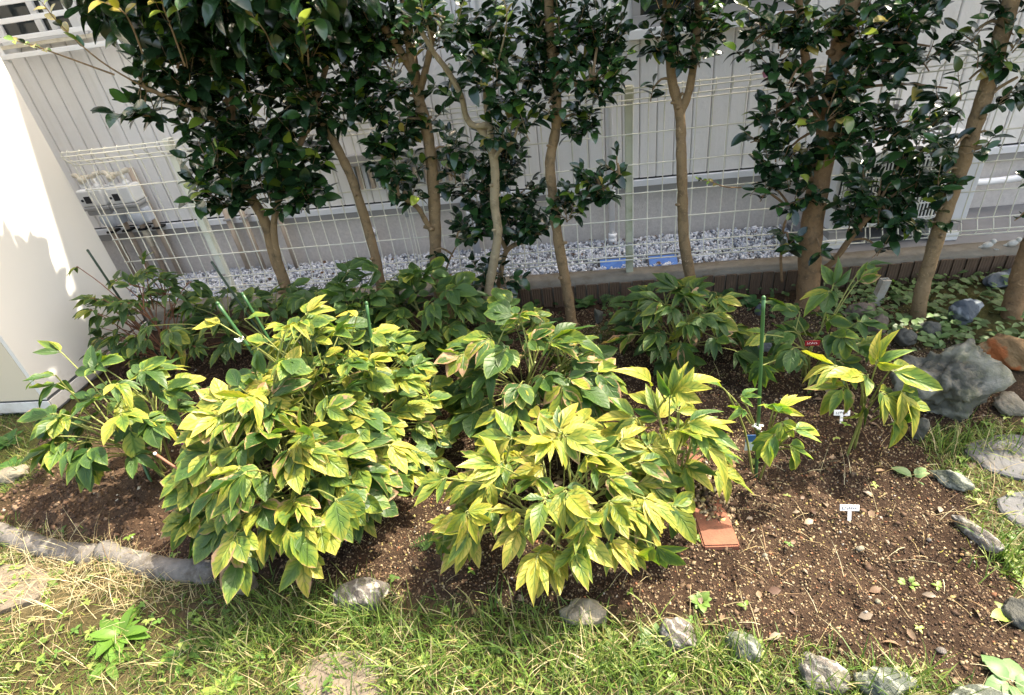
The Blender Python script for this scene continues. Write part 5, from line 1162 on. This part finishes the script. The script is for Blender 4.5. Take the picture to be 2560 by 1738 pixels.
for (px, py, lab) in [(2248, 548, 'small speckled bird ornament on the kerb, left of two'), (2306, 541, 'small speckled bird ornament on the kerb, at the right edge')]:
    p = at_z(px, py, .125); p[1] = 2.43; p[0] = at_y(px, py, 2.43)[0]; p[2] = .122
    e = empty('bird_ornament', p, lab, 'ornament', 'bird ornaments')
    def ell(c, r, ax): return MB().lathe(c, [(r[0] * math.sin(t_), -r[1] * math.cos(t_)) for t_ in np.linspace(.15, 3.0, 9)], ax, 12)
    obj('body', ell(p + (-.006, 0, .014), (.014, .021), (.8, -.2, .35)), M['bird'], e)
    obj('head', ell(p + (.010, -.004, .031), (.0105, .011), (0, 0, 1)), M['bird'], e)
    obj('beak', MB().lathe(p + (.019, -.008, .031), [(.003, 0), (.0015, .005), (.0004, .007)], (.8, -.4, -.1), 8), M['stub'], e)
    obj('tail', MB().tube([p + (-.022, .003, .008), p + (-.030, .005, .004), p + (-.036, .006, .004)], [.006, .005, .003], 6), M['bird'], e)
    for q in (-.003, .004): obj('foot', MB().tube([p + (.016 + q, -.016, .001), p + (.022 + q, -.026, .0)], .0022, 5), M['bird'], e)
p = at_z(1985, 690); e = empty('post_stub', p, 'short dirty white square tube stub standing by the kerb', 'post')
t_ = .016; top = .115
ob = MB()
for (a, b, c, d) in ((-t_, t_, -t_, -t_ + .003), (-t_, t_, t_ - .003, t_), (-t_, -t_ + .003, -t_ + .003, t_ - .003), (t_ - .003, t_, -t_ + .003, t_ - .003)):
    ob.box(p[0] + a, p[0] + b, p[1] + c, p[1] + d, -.04, top)
ob.v = [(a + (c * .16), b, c) for a, b, c in ob.v]
obj('tube', ob, M['stub'], e); obj('end_plate', MB().box(p[0] - t_ + .0035 + top * .16, p[0] + t_ - .0035 + top * .16, p[1] - t_ + .0035, p[1] - .003, top - .004, top - .001), M['stub'], e)

# ------------------------------------------------------------------ small plants
def weed(label, pos, n_, L, col, w_=.2, up=.5, name='weed', group='small weeds', cat='weed', prof=None):
    p = np.array([pos[0], pos[1], float(gz(*pos))]); e = empty(name, p, label, cat, group)
    V, F, UV = leaf_grid(5, 2, prof or cam_prof(w_), .45, .25, .06, .1); m_ = npmesh('weed_leaf', V, F, None, UV, True); m_.materials.append(M['weed'])
    for k in range(n_):
        a = k * 2.4 + random.uniform(-.3, .3); u_ = up * random.uniform(.4, 1.3)
        f = random.uniform(.75, 1.25); place('leaf', m_, e, p + np.array([.006 * math.cos(a), .006 * math.sin(a), .003]), rot_mat((math.cos(a), math.sin(a), u_), (0, 0, 1)), L * random.uniform(.65, 1.15), (col[0] * f, col[1] * f, col[2] * f, 1))
    return e
weed('rosette weed with broad light green leaves in grass at lower left', G(270, 1440), 14, .075, (.12, .24, .035), .2, .8)
weed('pale green dandelion-like rosette at the bottom left', G(500, 1555), 13, .065, (.22, .30, .06), .16, .35)
weed('low rosette weed at the left bottom beside the first', G(240, 1500), 9, .055, (.12, .22, .04), .18, .4)
weed('dark green plantain weed in shaded grass left of centre', G(420, 1480), 9, .06, (.09, .19, .03), .16, .7)
weed('bushy grey-green weed beside the dark mottled edging stone', G(1490, 1455), 18, .038, (.12, .20, .07), .3, 1.2)
weed('single broad-leaved seedling in open soil at right', G(2075, 1085), 4, .05, (.17, .27, .12), .3, .9)
weed('round-leaved creeper at the bottom right corner', G(2290, 1560), 8, .05, (.14, .24, .10), .38, .5)
weed('yellow-green ivy-like weed at the right edge of open soil', G(2295, 1400), 7, .042, (.22, .30, .06), .38, .7)
weed('small clover weed right of the brick in soil', G(1590, 1370), 10, .024, (.13, .22, .05), .4, .9)
weed('small heart-leaved weed at the left soil edge', G(120, 1310), 9, .030, (.16, .24, .06), .4, .9)
weed('leafy weed beside the shed foot at far left', G(20, 1000), 16, .05, (.06, .15, .035), .35, .9)
weed('leafy weed clump at far left below the shed', G(25, 1060), 20, .045, (.07, .17, .035), .4, .8)
weed('tiny two-leaved seedling below the lone white tag', G(2060, 1328), 5, .020, (.17, .26, .06), .32, .8)
weed('broad heart-leaved plant under the pale trunk', G(1330, 700), 8, .06, (.05, .12, .035), .36, .9)
weed('glossy wild seedling in front of the kerb wall', G(1640, 680), 9, .05, (.06, .13, .04), .36, 1.1)
weed('glossy low plant left of the thick orange trunk', G(1700, 690), 12, .055, (.045, .12, .04), .38, .9)
weed('ground-hugging plant between boulder and stub', G(2040, 680), 14, .04, (.09, .17, .05), .34, .7)
def fern(label, px, py, n_, L):
    p0 = np.array([*G(px, py), 0]); p0[2] = float(gz(p0[0], p0[1])); e = empty('fern', p0, label, 'fern', 'ferns by the kerb wall')
    V0, F0, _ = leaf_grid(3, 2, cam_prof(.2), .2, .2)
    for k in range(n_):
        a = k * 2.1 + random.uniform(-.3, .3); d = nrm((math.cos(a) * .6, -abs(math.sin(a)) * .5, 1.0)); q = p0.copy(); pts = []; Vv = []; Ff = []
        for i_ in range(13):
            pts.append(q.copy()); d = nrm(d + np.array([math.cos(a), -.5, -.9]) * .07); q = q + d * L / 13
            if i_ > 3:
                for s_ in (-1, 1):
                    sd = nrm(np.cross(d, (0, -1, .5))) * s_; R = rot_mat(nrm(sd + d * .35), (0, -.5, 1)); b = sum(len(x_) for x_ in Vv)
                    Vv.append(V0 @ R.T * (L * .30 * (1 - (i_ - 3) / 11)) + q); Ff.append(F0 + b)
        f = random.uniform(.8, 1.2); V = np.concatenate(Vv); C = np.tile([.12 * f, .20 * f, .055 * f, 1], (len(V), 1))
        obj('frond', npmesh('frond', V - p0, np.concatenate(Ff), C, None, True), M['weed_mass'], e, p0)
    return e
fern('light green fern in front of the kerb below the fence post', 1415, 700, 5, .15)
fern('small fern at the foot of the tall slender trunk', 1350, 690, 4, .11)
fern('fern in shadow between the two front peonies', 1000, 1230, 4, .10)
fern('young fern beneath the middle trunks by the kerb', 1250, 680, 4, .10)

# ground cover at the back right
recs = []
T_gc = [leaf_grid(3, 2, cam_prof(.32), .2, .2), leaf_grid(3, 2, cam_prof(.26), .4, .3)]
for _ in range(3200):
    x = random.uniform(1.0, 2.3); y = random.uniform(1.85, 2.36); 
    if random.random() > .4 + 1.2 * (fbm(x * 7, y * 7, 2, 12) - .4): continue
    a = random.uniform(0, 6.28); f = random.uniform(.6, 1.4)
    recs.append((np.array([x, y, float(gz(x, y)) + random.uniform(.005, .05)]), rot_mat((math.cos(a), math.sin(a), random.uniform(-.2, .5)), (random.uniform(-.3, .3), -.3, 1)), random.uniform(.022, .048), (.13 * f, .20 * f, .075 * f, 1), random.randrange(2)))
for _ in range(1500):
    x = random.uniform(-.6, 1.1); y = random.uniform(1.95, 2.36)
    if random.random() > .25 + 1.2 * (fbm(x * 6, y * 6, 2, 15) - .45): continue
    a = random.uniform(0, 6.28); f = random.uniform(.5, 1.3)
    recs.append((np.array([x, y, float(gz(x, y)) + random.uniform(.005, .06)]), rot_mat((math.cos(a), math.sin(a), random.uniform(-.1, .7)), (random.uniform(-.3, .3), -.3, 1)), random.uniform(.018, .04), (.06 * f, .12 * f, .04 * f, 1), random.randrange(2)))
tag(obj('ground_cover', leaf_mass('ground_cover', recs, T_gc), M['weed_mass']), 'low leafy ground cover under the trees along the kerb', 'ground cover', kind='stuff')
# fallen dry leaves and small green sprigs on soil
recs = []; dry = []
for _ in range(420):
    x = random.uniform(-.5, 1.4); y = random.uniform(.65, 2.3)
    a = random.uniform(0, 6.28); f = random.uniform(.6, 1.3); c = random.choice([(.20, .12, .075), (.28, .19, .13), (.12, .07, .05), (.33, .26, .2)])
    dry.append((np.array([x, y, float(gz(x, y)) + .006]), rot_mat((math.cos(a), math.sin(a), random.uniform(-.2, .3)), (random.uniform(-.7, .7), random.uniform(-.7, .7), 1)), random.uniform(.012, .036), (c[0] * f, c[1] * f, c[2] * f, 1), random.randrange(2)))
for _ in range(110):
    x = random.uniform(-2.4, 1.0); y = random.uniform(2.52, 2.90); a = random.uniform(0, 6.28); f = random.uniform(.6, 1.3)
    dry.append((np.array([x, y, .108 + random.uniform(0, .006)]), rot_mat((math.cos(a), math.sin(a), random.uniform(-.2, .3)), (random.uniform(-.7, .7), random.uniform(-.7, .7), 1)), random.uniform(.015, .035), (.16 * f, .085 * f, .05 * f, 1), random.randrange(2)))
tag(obj('leaf_litter', leaf_mass('leaf_litter', dry, T_gc), M['weed_mass']), 'dry brown fallen leaves scattered on soil and gravel', 'leaf litter', kind='stuff')
for _ in range(2600):
    x = random.uniform(-1.9, 1.4); y = random.uniform(.5, 1.7); b = float(bedmask(x, y))
    if random.random() > (.035 if b > .5 else .55): continue
    a0 = random.uniform(0, 6.28); h = random.uniform(.004, .022); f = random.uniform(.7, 1.35); cc = random.choice([(.16, .25, .045), (.10, .19, .04), (.24, .29, .08)])
    for k in range(random.randint(2, 5)):
        a = a0 + k * 1.7
        recs.append((np.array([x, y, float(gz(x, y)) + h]), rot_mat((math.cos(a), math.sin(a), .3), (0, 0, 1)), random.uniform(.008, .02), (cc[0] * f, cc[1] * f, cc[2] * f, 1), random.randrange(2)))
tag(obj('sprouts', leaf_mass('sprouts', recs, T_gc), M['weed_mass']), 'tiny green sprouts among grass and bare soil', 'sprouts', kind='stuff')

# ------------------------------------------------------------------ grass
def blades(name, x, y, L, w_, col, lean=(.2, 1.1), z0=0.0):
    n_ = len(x); az = rng.uniform(0, 2 * math.pi, n_); ln = rng.uniform(lean[0], lean[1], n_); z = gz(x, y) + z0
    dx, dy = np.cos(az), np.sin(az); sx, sy = -dy, dx
    V = np.zeros((n_, 7, 3)); fr = [(0, 1.0), (.4, .85), (.75, .55), (1.0, 0)]
    for i_, (t_, ww) in enumerate(fr):
        hor = L * np.sin(ln * (.55 + .4 * t_)) * t_; ver = L * np.cos(ln * (.55 + .42 * t_)) * t_
        cx_ = x + dx * hor; cy_ = y + dy * hor; cz_ = z + np.maximum(ver, .002)
        if i_ < 3:
            V[:, 2 * i_] = np.stack([cx_ - sx * w_ * ww, cy_ - sy * w_ * ww, cz_], 1); V[:, 2 * i_ + 1] = np.stack([cx_ + sx * w_ * ww, cy_ + sy * w_ * ww, cz_], 1)
        else: V[:, 6] = np.stack([cx_, cy_, cz_], 1)
    F0 = np.array([(0, 1, 3), (0, 3, 2), (2, 3, 5), (2, 5, 4), (4, 5, 6)])
    F = (F0[None] + (np.arange(n_) * 7)[:, None, None]).reshape(-1, 3)
    return npmesh(name, V.reshape(-1, 3), F, np.repeat(np.concatenate([col, np.ones((n_, 1))], 1), 7, 0), None, True)
SLABS = [np.array([at_z(*p)[:2] for p in q]) for q in ([(-120, 1290), (95, 1290), (118, 1310), (60, 1370), (-140, 1410)], [(700, 1500), (850, 1490), (850, 1590), (700, 1600)], [(2200, 1010), (2350, 995), (2360, 1070), (2250, 1060)], [(2275, 1135), (2400, 1130), (2400, 1195), (2300, 1170)])]
def lawn_pts(n_, keep_slab=.42, power=1.0, box=(-2.6, 2.45, .27, 1.75)):
    x = rng.uniform(box[0], box[1], n_); y = rng.uniform(box[2], box[3], n_)
    m = bedmask(x, y); k = rng.uniform(0, 1, n_) < (1 - m) ** 1.2
    dens = np.clip(.30 + 1.9 * (fbm(x * 5, y * 5, 3, 21) - .30) + .35 * (y < .75), .05, 1) ** power
    k &= rng.uniform(0, 1, n_) < dens
    for S_ in SLABS: k &= ~(in_poly(x, y, S_) & (rng.uniform(0, 1, n_) > keep_slab))
    return x[k], y[k]
x, y = lawn_pts(130000)
left = np.exp(-(((x + 1.45) / .45) ** 2 + ((y - .85) / .25) ** 2)); k = rng.uniform(0, 1, len(x)) > left * .35; x, y = x[k], y[k]
n_ = len(x); q = fbm(x * 4, y * 4, 3, 31)
pal_g = np.array([(.085, .165, .030), (.13, .215, .035), (.22, .29, .055), (.33, .36, .10), (.48, .42, .20)])
wt = np.stack([1.4 - q * 1.3, np.full(n_, 1.1), .55 + q * .6, .3 + q * .5, .12 + q * .35 + .15 * np.exp(-((y - .5) / .14) ** 2)], 1); wt /= wt.sum(1, keepdims=True)
ci = (wt.cumsum(1) < rng.uniform(0, 1, (n_, 1))).sum(1).clip(0, 4)
me = blades('lawn_grass', x, y, rng.gamma(6, .0048, n_).clip(.010, .07), rng.uniform(.0008, .0019, n_), 0.70 * pal_g[ci] * rng.uniform(.75, 1.25, (n_, 1)), (.3, 1.6))
tag(obj('lawn_grass', me, M['grass']), 'patchy green and yellowed lawn grass along the front', 'grass', kind='stuff')
x, y = lawn_pts(110000); n_ = len(x)
me = blades('lawn_thatch', x, y, rng.uniform(.008, .024, n_), rng.uniform(.0006, .0013, n_), pick([(.075, .10, .027, 4), (.115, .125, .04, 4), (.21, .17, .08, 3), (.11, .08, .045, 3)], n_, .25), (1.1, 1.75), .001)
tag(obj('lawn_thatch', me, M['grass']), 'short matted thatch between the grass blades', 'grass', kind='stuff')
# dry straw stems, long and thin
x, y = lawn_pts(7000); x2, y2 = bed_points(380, -.9, 1.3, .65, 1.4); x3 = rng.normal(-1.5, .25, 2600); y3 = rng.normal(.92, .08, 2600); k = (bedmask(x3, y3) < .5) & (rng.uniform(0, 1, 2600) < .6)
x = np.concatenate([x, x2, x3[k]]); y = np.concatenate([y, y2, y3[k]]); n_ = len(x)
me = blades('dry_grass', x, y, rng.gamma(5, .013, n_).clip(.02, .13), rng.uniform(.0005, .0009, n_), pick([(.50, .42, .25, 4), (.40, .31, .17, 3), (.58, .53, .36, 2), (.30, .20, .11, 2)], n_, .2), (.9, 1.5), .002)
tag(obj('dry_grass', me, M['grass']), 'dry straw-coloured grass stems lying over lawn and soil', 'dry grass', kind='stuff')
# taller grass tufts where the photograph shows them
tx, ty = [], []
for px, py, n_, sp in [(1330, 1500, 420, .09), (1150, 1430, 260, .08), (1450, 1540, 260, .08), (620, 1420, 240, .08), (540, 1460, 260, .09), (900, 1440, 260, .09), (1000, 1520, 260, .09), (760, 1400, 160, .06), (2130, 1010, 150, .05), (2240, 1000, 120, .05), (1620, 1490, 160, .06), (2270, 1270, 300, .05), (2060, 1560, 120, .04), (1862, 1575, 90, .04), (1700, 1500, 90, .035), (1560, 1485, 90, .035), (830, 1390, 120, .05), (2005, 1590, 90, .04), (1600, 870, 60, .05)]:
    c = G(px, py); tx += list(rng.normal(c[0], sp, n_)); ty += list(rng.normal(c[1], sp * .6, n_))
tx = np.array(tx); ty = np.array(ty); k = (bedmask(tx, ty) < .6) | (rng.uniform(0, 1, len(tx)) < .2); tx, ty = tx[k], ty[k]; n_ = len(tx)
me = blades('tall_grass', tx, ty, rng.gamma(8, .0085, n_).clip(.03, .15), rng.uniform(.0008, .0021, n_), pick([(.085, .16, .03, 4), (.14, .21, .045, 3), (.22, .26, .075, 2), (.42, .37, .21, 1.4)], n_, .2), (.2, 1.3))
tag(obj('tall_grass', me, M['grass']), 'taller grass tufts in front of the peonies', 'grass', kind='stuff')
